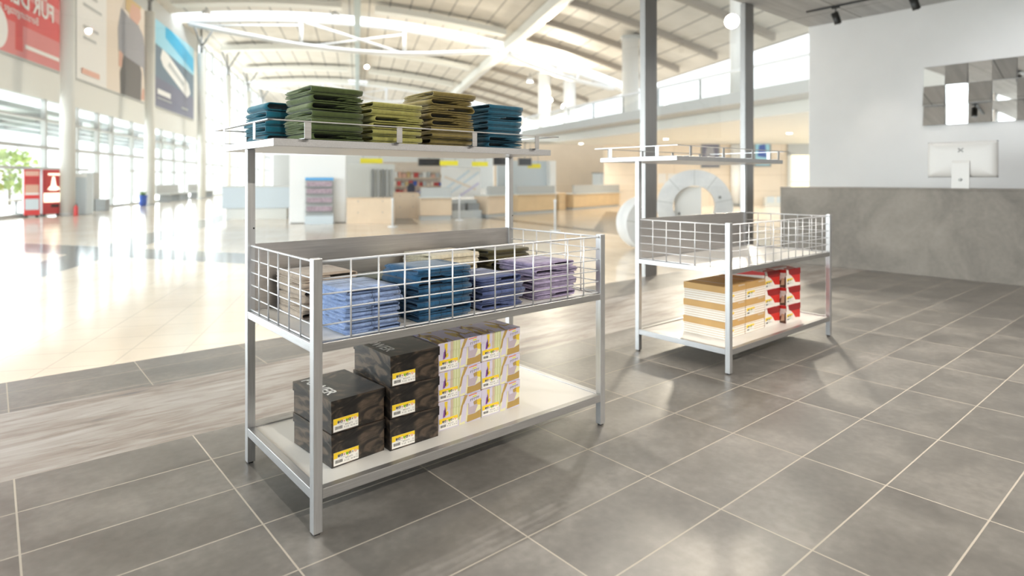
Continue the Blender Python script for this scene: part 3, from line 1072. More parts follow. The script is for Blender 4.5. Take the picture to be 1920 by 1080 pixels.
MB().box(0.0282, 0.031, -0.333, 0.333, 0.125, 0.535, M_SCREEN).build('screen', dc, 0.001)
m = MB()
m.prism([(-0.045, 0.0), (-0.045, 0.004), (-0.034, 0.29), (-0.028, 0.315), (-0.024, 0.315), (-0.028, 0.006), (0.12, 0.006), (0.12, 0.0)], -0.085, 0.085, M_SILVER)
st = m.build('stand', dc, 0.002)
MB().tube([(-0.0455, 0.0, 0.10), (-0.030, 0.0, 0.10)], 0.019, M_GREYP, 18).build('cable_hole', st)
m = MB()
for a in (0.72, PI - 0.72, PI + 0.72, -0.72):
    c, s_ = math.cos(a), math.sin(a)
    pts = [(0.001, 0.002), (0.020, 0.006), (0.034, 0.003), (0.034, -0.003), (0.020, -0.005), (0.001, -0.002)]
    m.add([(-0.0262, c * u - s_ * v, 0.435 + s_ * u + c * v) for u, v in pts], [(5, 4, 3, 2, 1, 0)], M_LOGO)
m.build('emblem', dc)

ROWS = ('top', 'middle', 'bottom')
COLS = ('first', 'second', 'third', 'fourth', 'fifth')
PW, PH = 0.2565, 0.2700
for r_ in range(3):
    for c in range(5):
        y1 = 2.807 - PW * c
        z1 = 2.665 - PH * r_
        odd = (r_ + c) % 2
        mt = MB()
        d = 0.012
        g = 0.002
        tilt = -0.16 if odd else 0.0
        if r_ == 2:
            tilt = -0.02 if odd else -0.13
        # wedge shaped mirror block: face leans up or down
        a = PH * tilt / 2
        xb, xt = -d - (a if tilt > 0 else -a) + a, -d - (a if tilt > 0 else -a) - a
        ya, yb = y1 - PW + g, y1 - g
        za, zb = z1 - PH + g, z1 - g
        v = [(0, ya, za), (0, yb, za), (0, yb, zb), (0, ya, zb), (xb, ya, za), (xb, yb, za), (xt, yb, zb), (xt, ya, zb)]
        v = [(x, y - (ya + yb) / 2, z - (za + zb) / 2) for x, y, z in v]
        mt.add(v, [(4, 7, 6, 5)], M_MIRROR)
        mt.add(v, [(0, 1, 2, 3), (0, 3, 7, 4), (1, 5, 6, 2), (3, 2, 6, 7), (0, 4, 5, 1)], M_LOGO)
        o = mt.build('mirror_tile', loc=(XW - 0.0005, (ya + yb) / 2, (za + zb) / 2))
        tag(o, 'square mirror tile on the white wall, %s row, %s from the left' % (ROWS[r_], COLS[c]), 'mirror', 'mirror tiles on the white wall')

def spot_lamp(loc, aim, label, power, size=55, glow=M_LAMPW, color=(1.0, 0.93, 0.83)):
    r = empty('track_spotlight', loc, label, 'spotlight', 'black track spotlights')
    d = (Vector(aim) - Vector(loc)).normalized()
    MB().box(-0.022, 0.022, -0.05, 0.05, -0.022, 0.0, M_BLACKMET).build('adapter', r, 0.003)
    MB().tube([(0, 0, -0.02), (0, 0, -0.075)], 0.008, M_BLACKMET, 8).build('stem', r)
    c = Vector((0, 0, -0.135)) + d * 0.02
    a, b = c - d * 0.085, c + d * 0.085
    deep = 0.0 if glow is M_LAMPH else 0.065
    bt = b - d * deep
    tb = MB()
    tb.tube([bt, b], 0.040, M_BLACKMET, 20, caps=False)
    tb.tube([a, a + d * 0.004, b - d * 0.002, b, b], [0.001, 0.047, 0.047, 0.046, 0.040], M_BLACKMET, 20, caps=False)
    tb.build('lamp_body', r)
    e = b + d * 0.0015
    MB().tube([bt - d * 0.001, bt + d * 0.0015], 0.039, glow, 18).build('lens', r)
    l = bpy.data.lights.new('spot', 'SPOT')
    l.energy = power
    l.color = color
    l.spot_size = math.radians(size)
    l.spot_blend = 0.6
    l.shadow_soft_size = 0.035
    lo = bpy.data.objects.new('beam', l)
    COL.objects.link(lo)
    lo.parent = r
    lo.location = e + d * 0.012
    lo.rotation_euler = d.to_track_quat('-Z', 'Y').to_euler()
    return r
def track(loc, L, label, along='y'):
    m = MB()
    if along == 'y': m.box(-0.017, 0.017, -L / 2, L / 2, -0.020, 0, M_BLACKMET)
    else: m.box(-L / 2, L / 2, -0.017, 0.017, -0.020, 0, M_BLACKMET)
    return tag(m.build('ceiling_track', loc=loc), label, 'lighting track', 'black lighting tracks')
ZTK = ZC - 0.001
track((8.95, 2.49, ZTK), 3.0, 'black lighting track on the grey ceiling above the counter')
ZL = ZTK - 0.0205
spot_lamp((8.95, 3.59, ZL), (9.9, 3.0, 0.6), 'black cylinder spotlight nearer the shop front on the ceiling track', 14)
spot_lamp((8.95, 2.64, ZL), (9.9, 2.0, 0.6), 'black cylinder spotlight cut by the top edge of the photo', 14)
track((2.3, -2.35, ZTK), 8.0, 'black lighting track behind the viewer, mirrored in the shop front glass', 'x')
spot_lamp((1.10, -2.35, ZL), (1.35, 2.2, 0.5), 'spotlight behind the viewer mirrored beside the red billboard', 260, 60, M_LAMPH)
spot_lamp((5.64, -2.35, ZL), (4.0, 2.3, 0.5), 'spotlight behind the viewer mirrored above the clothes stacks', 260, 60, M_LAMPH)
for i, (x, y) in enumerate(((3.9, -0.8), (6.0, -0.3), (0.6, 3.1), (2.4, 3.1), (4.2, 3.1), (6.2, 3.1), (7.7, 1.0))):  # unseen spots added to fill the shop, the last one washes the wall
    track((x, y, ZTK), 1.2, 'short black lighting track added out of view for a fill spotlight', 'x')
    spot_lamp((x, y, ZL), (x, y + (0.1 if y < 2 else -0.1), 0) if x < 7 else (9.9, y, 1.2), 'added fill spotlight on an unseen ceiling track', 115 if x < 7 else 55, 130 if x < 7 else 110, M_LAMPW, (1.0, 0.95, 0.88) if x < 7 else (0.97, 0.98, 1.0))
spot_lamp((3.37, -2.35, ZL), (2.6, 1.0, 0.2), 'spotlight behind the viewer at the middle of the track', 220, 65, M_LAMPW)

# ------------------------------------------------------------------ hall shell (t across, s along, object turned by HROT)
HR = (0, 0, HROT)
def hb(m, name, bevel=0.0):
    return m.build(name, rot=HR, bevel=bevel)
inv = HM.inverted()
def loc2(x, y):
    p = inv @ Vector((x, y, 0))
    return (p.x, p.y, 0.0)
m = MB()
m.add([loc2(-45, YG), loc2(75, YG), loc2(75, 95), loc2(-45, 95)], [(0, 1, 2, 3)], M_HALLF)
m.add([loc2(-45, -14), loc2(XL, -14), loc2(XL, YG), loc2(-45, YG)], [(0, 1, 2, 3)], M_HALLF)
struct(hb(m, 'floor_hall'))
TF = -9.65                         # facade plane
def zroof(t):
    return 10.5 - (t + 2.1) ** 2 / 108
def roof_seg(s0, s1):
    m = MB()
    N = 26
    t0, t1 = TF - 0.4, 17.5
    vs, fs = [], []
    for i in range(N + 1):
        t = t0 + (t1 - t0) * i / N
        for z in (zroof(t), zroof(t) + 0.25):
            vs += [(t, s0, z), (t, s1, z)]
    for i in range(N):
        a, b = i * 4, i * 4 + 4
        fs += [(a, a + 1, b + 1, b), (a + 3, a + 2, b + 2, b + 3), (a, b, b + 2, a + 2), (a + 1, a + 3, b + 3, b + 1)]
    fs += [(0, 2, 3, 1), (N * 4, N * 4 + 1, N * 4 + 3, N * 4 + 2)]
    m.add(vs, fs, M_ROOF)
    return struct(hb(m, 'ceiling_hall'))
for a, b in ((5.5, 36.2), (38.3, 59.6), (61.8, 80)):
    roof_seg(a, b)
# beams along the hall, ribs across it, pale boards under the roof
for i, t in enumerate((0.0, 8.7)):
    m = MB()
    z = zroof(t)
    m.box(t - 0.16, t + 0.16, 14, 79, z - 0.55, z - 0.02, M_TEALG if i == 0 else M_OFFW)
    if i:
        m.box(t + 0.35, t + 0.6, 14, 79, z - 0.35, z - 0.1, M_STEELW)
    struct(hb(m, 'trim_%d' % (10 + i)))
k = 0
for s0 in (22.0, 26.2, 29.8, 33.4, 43.2, 47.4, 51.8, 55.8):
    m = MB()
    N = 10
    t0, t1 = 9.3, 16.8
    for i in range(N):
        a, b = t0 + (t1 - t0) * i / N, t0 + (t1 - t0) * (i + 1) / N
        za, zb = zroof(a), zroof(b)
        v = []
        for t, z in ((a, za), (b, zb)):
            v += [(t, s0, z - 0.3), (t, s0 + 0.22, z - 0.3), (t, s0 + 0.22, z), (t, s0, z)]
        m.add(v, [(0, 1, 5, 4), (1, 2, 6, 5), (3, 0, 4, 7), (0, 3, 2, 1), (4, 5, 6, 7)], M_BROWNG)
    struct(hb(m, 'trim_%d' % (20 + k)))
    k += 1
for s0 in (24.0, 32.6, 43.6, 51.6, 58.0):
    for (t0, t1) in ((-8.7, -0.8), (0.9, 7.9)):
        m = MB()
        N = 8
        for i in range(N):
            a, b = t0 + (t1 - t0) * i / N, t0 + (t1 - t0) * (i + 1) / N
            v = []
            for t in (a, b):
                z = zroof(t)
                v += [(t, s0, z - 0.55), (t, s0 + 1.1, z - 0.45), (t, s0 + 1.1, z - 0.25), (t, s0, z - 0.25)]
            m.add(v, [(0, 1, 5, 4), (1, 2, 6, 5), (3, 0, 4, 7), (2, 3, 7, 6), (0, 3, 2, 1), (4, 5, 6, 7)], M_OFFW)
        struct(hb(m, 'trim_%d' % (20 + k)))
        k += 1
# lens shaped tube trusses under the skylights
def truss(s, t0, t1, sag):
    m = MB()
    N = 12
    def zt(t): return zroof(t) - 0.25
    def zb(t): return zroof(t0) + (zroof(t1) - zroof(t0)) * (t - t0) / (t1 - t0) - 0.35 - sag * math.sin(PI * (t - t0) / (t1 - t0))
    ts = [t0 + (t1 - t0) * i / N for i in range(N + 1)]
    m.tube([(t, s, zt(t)) for t in ts], 0.11, M_STEELW, 8)
    m.tube([(t, s, zb(t)) for t in ts], 0.13, M_STEELW, 8)
    for i in range(0, N + 1, 4):
        m.tube([(ts[i], s, zt(ts[i])), (ts[i], s, zb(ts[i]))], 0.10, M_STEELW, 8)
    for i in range(0, N, 4):
        j = i + 4
        m.tube([(ts[i], s, zt(ts[i])), (ts[j], s, zb(ts[j]))] if i < N / 2 else [(ts[i], s, zb(ts[i])), (ts[j], s, zt(ts[j]))], 0.07, M_STEELW, 8)
        m.tube([(ts[i] + 0.3, s + 0.3, zb(ts[i])), (ts[j], s + 0.6, zt(ts[j]) - 0.1)], 0.05, M_STEELW, 8)
    return struct(hb(m, 'trim_%d' % random.randint(60, 999)))
truss(37.2, -9.0, 8.6, 0.75)
truss(37.2, 8.8, 16.2, 0.3)
truss(60.6, -9.0, 8.6, 0.75)
truss(60.6, 8.8, 16.2, 0.3)

# left facade: lower glazing, fascia wall with billboards, high glazing further back
struct(hb(MB().box(TF - 0.18, TF, 3.0, 41.8, 3.66, 9.05, M_OFFW).box(TF - 0.18, TF, 3.0, 41.8, 9.0, 10.2, M_GREYP), 'wall_left_hall'))
m = MB()
def bar_v(s, z0, z1, w=0.10): m.box(TF - 0.10, TF + 0.04, s - w / 2, s + w / 2, z0, z1, M_GREYP)
def bar_h(z, s0, s1, w=0.12): m.box(TF - 0.10, TF + 0.04, s0, s1, z - w / 2, z + w / 2, M_GREYP)
bar_h(2.13, -8, 76, 0.10)
bar_h(1.46, 13.5, 25.8, 0.08)
bar_h(1.50, 30, 76, 0.06)
bar_h(0.05, -8, 76, 0.10)
bar_h(3.0, -8, 40, 0.06)
for s in (-7.9, -4.5, -1.5, 1.5, 4.5, 7.5, 10.0, 12.0, 14.6, 17.0, 19.4, 22.6, 24.9, 26.7, 28.1, 30.4, 32.6, 34.6, 36.8, 39.0, 41.85, 44, 46, 49, 52, 55, 58, 62, 66, 70):
    bar_v(s, 0, 3.66 if 3 < s < 41.8 else 9.9, 0.16 if s in (26.7, 28.1) else 0.11)
for z in (3.6, 5.2, 6.8, 8.4, 9.6):
    bar_h(z, 41.8, 76, 0.10)
frame = struct(hb(m, 'window_5'))
pane = MB()
pane.add([(TF - 0.05, -8, 0), (TF - 0.05, 76, 0), (TF - 0.05, 76, 9.9), (TF - 0.05, -8, 9.9)], [(0, 1, 2, 3)], M_GLASS)
pane.build('pane', frame)
# canopy outside, seen through the glazing
m = MB()
m.box(TF - 3.6, TF - 0.25, 13, 42, 3.25, 3.4, M_TEALG)
for s in range(14, 42, 3):
    m.box(TF - 3.6, TF - 0.3, s, s + 0.15, 2.95, 3.25, M_GREYD)
for t in (-12.5, -11.2, -10.2):
    m.box(t, t + 0.12, 13, 42, 2.9, 3.05, M_TEALG)
struct(hb(m, 'ceiling_canopy'))
struct(hb(MB().box(TF - 0.2, 17.5, 78.5, 78.7, 0, 4.2, M_GREYP), 'wall_far_hall'))

# round columns along the facade
def column(t, s, r, h, label, fork=True):
    o = hall_thing('hall_column', t, s, label, 'column', 'white columns along the window wall')
    MB().lathe([(r, 0), (r, h)], M_OFFW, 24).build('shaft', o)
    MB().lathe([(r + 0.012, 0), (r + 0.012, 0.08)], M_GREYP, 24).build('base_ring', o)
    if fork:
        f = MB()
        f.tube([(0, 0, h), (0, 0, h + 0.5)], 0.08, M_GREYD, 8)
        for dx, dy in ((-0.25, -1.0), (-0.25, 1.0), (0.8, 0)):
            f.tube([(0, 0, h + 0.4), (dx, dy, zroof(t + dx) - 0.1)], 0.055, M_GREYD, 8)
        f.build('roof_fork', o)
    return o
cl = ('nearest white column, between the red and the white billboard', 'white column between the white billboard and the ship billboard',
      'white column right of the ship billboard', 'thin distant white column behind the bench', 'white column in the distance, second beyond the ship billboard', 'farthest white column of the window wall')
for (s, lb) in zip((21.75, 29.5, 38.6, 46.0, 54.0, 62.0), cl):
    column(-8.68, s, 0.20, 8.35, lb)

# billboards (local: x along the wall to the viewer's right = +s)
def board(s0, s1, z0, z1, name, label):
    # local frame: x = +s, y = -t normal into the wall, face looks to +t
    o = empty(name, H(TF + 0.012, s0, z0), label, 'billboard', 'billboards on the window wall', HROT + PI / 2)
    W, Hh = s1 - s0, z1 - z0
    MB().box(-0.06, W + 0.06, -0.06, 0.0, -0.06, Hh + 0.06, M_GREYP).build('frame', o)
    return o, W, Hh
def face(o, W, Hh, polys, extra=None):
    m = MB()
    for k, (mt, p) in enumerate(polys):
        y = -0.062 - 0.002 * k
        m.add([(u * W, y, v * Hh) for u, v in p], [tuple(range(len(p)))], mt)
    if extra: extra(m)
    return m.build('printed_face', o)
FULL = [(0, 0), (1, 0), (1, 1), (0, 1)]
b, W, Hh = board(14.6, 23.75, 4.70, 9.0, 'billboard', 'red billboard with white mirrored lettering, left of the nearest column')
def red_text(m):
    for s_, x, z, sz in (('FÜR DEN TAG', 8.4, 1.50, 0.74), ('STARK', 7.55, 2.26, 0.74)):
        m.text(s_, sz, Matrix.Translation((x, -0.078, z)) @ Matrix.Diagonal((-1, 1, 1, 1)) @ Matrix.Rotation(PI / 2, 4, 'X'), M_POSTW)
    m.text('Beratungstage mit', 0.34, Matrix.Translation((7.4, -0.078, 1.16)) @ Matrix.Diagonal((-1, 1, 1, 1)) @ Matrix.Rotation(PI / 2, 4, 'X'), M_POSTW)
    m.box(6.6, 8.75, -0.08, -0.076, 0.30, 0.42, M_POSTW)
    m.add([(5.05 + 0.62 * math.cos(a), -0.079, 0.62 + 0.62 * math.sin(a)) for a in [2 * PI * i / 24 for i in range(24)]], [tuple(range(24))], M_POSTW)
face(b, W, Hh, [(M_REDP, FULL), (M_REDL, [(0, 0), (1, 0), (1, 0.22), (0, 0.22)]), (M_REDP, [(0.665, 0.04), (0.71, 0.04), (0.71, 0.26), (0.665, 0.26)]),
     (M_POSTC, [(0.84, 0.86), (1, 0.78), (1, 1), (0.84, 1)]), (M_REDL, [(0.72, 0.43), (1, 0.34), (1, 0.46), (0.86, 0.48)])], red_text)
b, W, Hh = board(24.7, 32.0, 4.70, 8.98, 'billboard', 'white billboard showing a blond person in a grey top and dark skirt')
def mir_text(m):
    mm_ = Matrix.Diagonal((-1, 1, 1, 1)) @ Matrix.Rotation(PI / 2, 4, 'X')
    for i, (w_, z) in enumerate(((1.5, 3.5), (1.2, 3.1), (1.6, 2.7), (1.3, 1.9), (1.1, 1.5))):
        m.box(0.5, 0.5 + w_, -0.09, -0.086, z, z + 0.1, M_GREYP)
    m.box(0.35, 1.9, -0.09, -0.086, 0.22, 0.42, M_INKP)
face(b, W, Hh, [(M_POSTC, FULL), (M_POSTW, [(0, 0), (0.36, 0), (0.36, 1), (0, 1)]),
     (M_SKIRT, [(0.56, 0), (0.90, 0), (0.92, 0.30), (0.86, 0.42), (0.62, 0.42), (0.55, 0.2)]),
     (M_SWEAT, [(0.53, 0.40), (0.94, 0.36), (0.99, 0.14), (1.0, 0.40), (0.95, 0.70), (0.84, 0.80), (0.70, 0.80), (0.57, 0.84), (0.52, 0.62)]),
     (M_SKIN, [(0.90, 0.02), (1.0, 0.02), (1.0, 0.14), (0.93, 0.14)]), (M_SKIN, [(0.53, 0.26), (0.58, 0.26), (0.60, 0.40), (0.54, 0.42)]),
     (M_SKIN, [(0.72, 0.80), (0.84, 0.78), (0.90, 0.88), (0.88, 1.0), (0.70, 1.0), (0.68, 0.9)]),
     (M_HAIRB, [(0.64, 0.86), (0.70, 0.84), (0.74, 0.96), (0.90, 0.97), (0.90, 1.0), (0.64, 1.0)])], mir_text)
b, W, Hh = board(33.1, 40.6, 4.74, 9.0, 'billboard', 'blue and slate billboard showing a white ship, farthest of the three')
def ship_text(m):
    m.box(0.5, 2.7, -0.09, -0.086, 0.62, 0.88, M_POSTW)
    m.box(0.5, 2.9, -0.09, -0.086, 0.40, 0.46, M_GREYP)
    m.box(4.8, 6.1, -0.09, -0.086, 0.36, 0.46, M_GREYP)
face(b, W, Hh, [(M_POSTG, FULL), (M_POSTV, [(0, 0), (1, 0), (1, 0.30), (0, 0.34)]), (M_POSTS, [(0, 0.72), (1, 0.62), (1, 1), (0, 1)]),
     (M_POSTB, [(0.25, 0.86), (1, 0.66), (1, 0.86), (0.4, 1), (0.25, 1)]),
     (M_POSTW, [(0.14, 0.58), (0.20, 0.50), (0.80, 0.26), (0.90, 0.34), (0.84, 0.46), (0.55, 0.58), (0.30, 0.68), (0.18, 0.70)]),
     (M_GREYP, [(0.30, 0.54), (0.70, 0.38), (0.72, 0.44), (0.34, 0.60)])], ship_text)

# gallery on the right with glass balustrade
def tg(s): return 8.75 - 0.158 * (s - 12.1)
S0, S1 = 8.2, 25.0
m = MB()
def slab(z0, z1, off0, off1, mt, s0=S0, s1=S1):
    v = []
    for s in (s0, s1):
        for t in (tg(s) + off0, off1 if off1 > 5 else tg(s) + off1):
            for z in (z0, z1):
                v.append((t, s, z))
    m.add(v, [(0, 2, 3, 1), (4, 5, 7, 6), (0, 1, 5, 4), (2, 6, 7, 3), (1, 3, 7, 5), (0, 4, 6, 2)], mt)
slab(2.9, 3.17, 0.0, 19.0, M_GREYP)
slab(2.62, 2.9, 0.9, 19.0, M_OFFW)
struct(hb(m, 'floor_gallery'))
m = MB()
slab(3.17, 3.66, 0.05, 0.062, M_GLASS)
bal = hb(m, 'balustrade')
tag(bal, 'glass balustrade with rail along the upper gallery', 'balustrade')
m = MB()
slab(3.66, 3.72, 0.03, 0.09, M_STEELW)
m.build('handrail', bal)
for i in range(10):
    s = S0 + 0.6 + i * 1.75
    MB().box(tg(s) + 0.07, tg(s) + 0.10, s, s + 0.06, 3.17, 3.66, M_GREYD).build('post', bal)

for i, (t, s) in enumerate(((10.5, 15.0), (13.5, 17.0), (11.0, 20.5), (14.5, 20.5), (9.0, 24.0))):  # added lamps, brighten the wood wall and the space below the gallery
    o = hall_thing('gallery_fill_light', t, s, 'added fill light in the soffit below the gallery', 'lamp', 'added fill lights under the gallery', z=2.618)
    MB().lathe([(0.10, -0.02), (0.11, 0.0)], M_STEELW, 18).build('trim_ring', o)
    MB().lathe([(0.085, -0.024), (0.085, -0.019)], M_LAMPW, 18).build('lens', o)
    l = bpy.data.lights.new('beam', 'SPOT')
    l.energy, l.color, l.spot_size, l.spot_blend, l.shadow_soft_size = 230, (1.0, 0.93, 0.82), math.radians(150), 0.5, 0.09
    lo = bpy.data.objects.new('beam', l)
    COL.objects.link(lo)
    lo.parent = o
    lo.location = (0, 0, -0.05)

# beech clad wall below the gallery, white pier, lit doorway
def facing(t0, s0, t1, s1):        # frame on a vertical plane from one floor point to another
    a, b_ = H(t0, s0), H(t1, s1)
    d = b_ - a
    return a, math.atan2(d.y, d.x), d.length
a, ang, L = facing(10.4, 24.9, 19.4, 22.0)
wl = struct(MB().box(0, L, 0, 0.15, 0, 2.95, M_WOODW).build('wall_right_hall', loc=a, rot=(0, 0, ang)))
pos_on = lambda f, out, z: a + Vector((math.cos(ang), math.sin(ang), 0)) * f + Vector((math.sin(ang), -math.cos(ang), 0)) * out + Vector((0, 0, z))
struct(hb(MB().box(6.4, 12.5, 28.9, 29.1, 0, 2.9, M_WOODW), 'wall_back_hall'))
# joints of the cladding
m = MB()
for z in (0.62, 1.3, 2.0):
    m.box(0, L, -0.004, 0.0, z, z + 0.015, M_SANDP)
for x in (1.5, 3.0, 4.5, 6.0, 7.5):
    m.box(x, x + 0.012, -0.004, 0.0, 0, 2.9, M_SANDP)
struct(m.build('trim_3', loc=a, rot=(0, 0, ang)))
def wall_f(u):                      # place along the wall seen at photo column u
    du = (u - 960) / 1151
    F = Vector((math.cos(math.radians(49.66)), math.sin(math.radians(49.66)), 0))
    R = Vector((math.sin(math.radians(49.66)), -math.cos(math.radians(49.66)), 0))
    d = F + R * du
    e = Vector((math.cos(ang), math.sin(ang), 0))
    n = Vector((-e.y, e.x, 0))
    k_ = a.dot(n) / d.dot(n)
    return (d * k_ - a).dot(e)
def picture(f, z0, w, h, mt, mt2, label):
    o = empty('framed_picture', pos_on(f, 0.03, z0), label, 'picture', 'framed pictures on the wood wall', ang)
    MB().box(0, w, -0.02, 0.02, 0, h, M_GREYD).build('picture_frame', o)
    MB().add([(0.06, -0.022, 0.06), (w - 0.06, -0.022, 0.06), (w - 0.06, -0.022, h - 0.06), (0.06, -0.022, h - 0.06)], [(0, 1, 2, 3)], mt) \
        .add([(w * 0.2, -0.024, h * 0.35), (w * 0.75, -0.024, h * 0.3), (w * 0.65, -0.024, h * 0.75), (w * 0.3, -0.024, h * 0.7)], [(0, 1, 2, 3)], mt2).build('picture_sheet', o)
f0 = wall_f(1314)
picture(f0, 1.62, wall_f(1349) - f0, 1.22, M_POSTV, M_SWEAT, 'dark colourful framed picture on the wood wall, left of the white pier')
f0 = wall_f(1413)
picture(f0, 1.66, wall_f(1445) - f0, 1.30, M_POSTS, M_BLUE, 'pale framed picture with a blue shape, right of the white pier')
f0 = wall_f(1236)
for i, (u0, u1, z0, lb) in enumerate(((1234, 1249, 0.95, 'small white notice on the wood wall, left one'), (1252, 1278, 0.95, 'wider white notice on the wood wall, above the ring'))):
    o = empty('notice_board', pos_on(wall_f(u0), 0.02, z0), lb, 'notice', 'white notices on the wood wall', ang)
    MB().box(0, wall_f(u1) - wall_f(u0), -0.01, 0.018, 0, 0.42, M_POSTW).build('notice_sheet', o)
o = empty('hall_pier', pos_on(wall_f(1376), 0.22, 0), 'white round pier against the wood wall', 'column', None, ang)
MB().lathe([(0.19, 0), (0.19, 2.6)], M_WHITEP, 24).build('shaft', o)
MB().lathe([(0.21, 0), (0.21, 0.09)], M_GREYD, 24).build('base_ring', o)
o = empty('info_terminal', pos_on(wall_f(1428), 0.30, 0), 'low pale double terminal at the foot of the wood wall', 'terminal', None, ang)
MB().box(0, 0.85, -0.12, 0.12, 0, 0.36, M_OFFW).build('terminal_body', o)
for x in (0.08, 0.48):
    MB().box(x, x + 0.29, -0.135, -0.118, 0.14, 0.40, M_PALE).build('terminal_screen', o)
# lit doorway
f0, f1 = wall_f(1481), wall_f(1530)
dr = MB()
dr.box(f0, f1, -0.14, -0.02, 0, 2.15, M_GLOW)
struct(dr.build('door_1', loc=a, rot=(0, 0, ang)))
m = MB()
m.box(f0 - 0.12, f0, -0.16, 0.0, 0, 2.3, M_OFFW)
m.box(f0 - 0.12, f1 + 0.3, -0.16, 0.0, 2.15, 2.62, M_GREYP)
m.box(f0, f1, -0.16, -0.142, 1.0, 1.05, M_OFFW)
struct(m.build('trim_4', loc=a, rot=(0, 0, ang)))

# upper level: tall columns, flood lamps
def big_column(t, s, z0, r, h, label):
    o = hall_thing('tall_column', t, s, label, 'column', 'tall columns at the right of the hall', z=z0)
    MB().lathe([(r, 0), (r, h)], M_WHITEP, 24).build('shaft', o)
    MB().lathe([(r + 0.06, h - 0.12), (r + 0.06, h)], M_GREYP, 24).build('head_ring', o)
    return o
big_column(13.1, 28.0, 0, 0.42, 8.2, 'thick grey white column just left of the first shop front post')
big_column(12.35, 40.0, 0, 0.42, 8.4, 'left one of the twin bright columns below the roof')
big_column(13.95, 39.4, 0, 0.42, 8.1, 'right one of the twin bright columns below the roof')
big_column(11.7, 17.2, 3.17, 0.20, 5.4, 'slender gallery column carrying the bright flood lamp')
def flood(t, s, z, label, power, aim, size, col=(1.0, 0.88, 0.70), rad=0.14, arm=None):
    o = hall_thing('flood_lamp', t, s, label, 'lamp', 'flood lamps in the hall', z=z)
    d = (inv @ (Vector(aim) - H(t, s, z))).normalized()
    MB().tube([-d * 0.16, -d * 0.03], [rad * 0.7, rad * 1.1], M_STEELW, 18).build('lamp_housing', o)
    MB().tube([-d * 0.03, -d * 0.005], rad, M_LAMPH, 18).build('lens', o)
    if arm:
        MB().tube([-d * 0.12, Vector(arm)], 0.035, M_STEELW, 8).build('bracket_arm', o)
    if power:
        l = bpy.data.lights.new('beam', 'SPOT')
        l.energy = power
        l.color = col
        l.spot_size = math.radians(size)
        l.spot_blend = 0.4
        l.shadow_soft_size = rad * 1.8
        lo = bpy.data.objects.new('beam', l)
        COL.objects.link(lo)
        lo.parent = o
        lo.location = d * 0.03
        lo.rotation_euler = d.to_track_quat('-Z', 'Y').to_euler()
    return o
AIM = (3.2, 1.6, 0.3)
flood(11.0, 16.4, 5.9, 'glaring warm flood lamp on the slender gallery column', 3200, AIM, 60, rad=0.2, arm=(0.50, 0.60, 0.0))
flood(12.4, 38.9, 6.4, 'bright flood lamp on the left twin column', 2600, H(6, 24, 9.5), 120, arm=(0.0, 0.655, 0.0))
flood(13.2, 38.7, 6.0, 'bright flood lamp between the twin columns', 2600, H(2, 40, 10), 120, arm=(0.43, 0.40, 0.0))
flood(10.7, 20.0, 3.95, 'bright lamp above the gallery balustrade', 0, H(8, 10, 1), 50, arm=(0.02, 0.05, -0.78))
# lamps under the roof
for i, (t, s, lb) in enumerate(((-7.6, 34.8, 'round downlight at the upper left under the hall roof'), (-1.15, 34.5, 'round downlight under the middle of the hall roof'),
                               (8.9, 57.0, 'small distant downlight above the olive stack'), (11.9, 42.0, 'small downlight right of the twin columns'))):
    o = hall_thing('downlight', t, s, lb, 'lamp', 'downlights under the hall roof', z=zroof(t) - 0.62)
    MB().lathe([(0.14, 0.0), (0.22, 0.10), (0.22, 0.24), (0.10, 0.32)], M_STEELW, 18).build('lamp_housing', o)
    MB().lathe([(0.20, -0.02), (0.20, 0.0)], M_LAMPW, 18).build('lens', o)
    MB().tube([(0, 0, 0.32), (0, 0, 0.60)], 0.03, M_GREYD, 8).build('stem', o)

# ------------------------------------------------------------------ things on the hall floor
# two red vending machines by the first column
def vending(t, s, w, d, h, turn, label, kind):
    o = hall_thing('vending_machine', t, s, label, 'vending machine', 'red vending machines', turn=turn)
    MB().box(-w / 2, w / 2, -d / 2 + 0.03, d / 2, 0.06, h, M_GREYD).build('cabinet', o, 0.01)
    MB().box(-w / 2, w / 2, -d / 2, -d / 2 + 0.03, 0.06, h, M_RED).build('door', o, 0.01)
    for x in (-w / 2 + 0.06, w / 2 - 0.06):
        MB().box(x - 0.03, x + 0.03, -d / 2 + 0.04, d / 2 - 0.04, 0, 0.062, M_DARK).build('foot', o)
    y = -d / 2
    if kind:
        MB().box(-w * 0.40, w * 0.40, y - 0.012, y - 0.001, 0.50, h - 0.06, M_REDP).build('display_frame', o)
        dsp = MB().box(-w * 0.46, w * 0.30, y - 0.02, y - 0.012, 0.42, 0.70, M_VEND)
        dsp.prism([(-0.10, 0.78), (0.10, 0.78), (0.06, 0.98), (0.03, 1.20), (-0.03, 1.20), (-0.06, 0.98)], y - 0.02, y - 0.012, M_VEND)
        dsp.prism([(-0.16, 0.80), (0.18, 0.80), (0.12, 0.90), (-0.10, 0.90)], y - 0.024, y - 0.02, M_VEND)
        dsp.box(-0.14, 0.16, y - 0.02, y - 0.012, 1.24, 1.30, M_VEND)
        dsp.build('lit_display', o)
        MB().box(-0.06, 0.14, y - 0.012, y - 0.001, 0.27, 0.35, M_DARK).build('delivery_slot', o)
    else:
        pm = MB()
        for z0, z1, mt in ((1.22, 1.36, M_INKP), (0.98, 1.18, M_INKR), (0.72, 0.96, M_SKIN), (0.66, 0.72, M_POSTW), (0.22, 0.54, M_PALE)):
            pm.box(-w * 0.42, w * 0.42, y - 0.012, y - 0.001, z0, z1, mt)
        pm.build('printed_panel', o)
    return o
vending(-9.36, 21.10, 0.38, 0.40, 1.41, 0.50, 'pinkish red banded vending machine, the left one of two', 0)
vending(-9.12, 21.72, 0.55, 0.36, 1.41, 0.75, 'bright red vending machine with lit yellow display', 1)
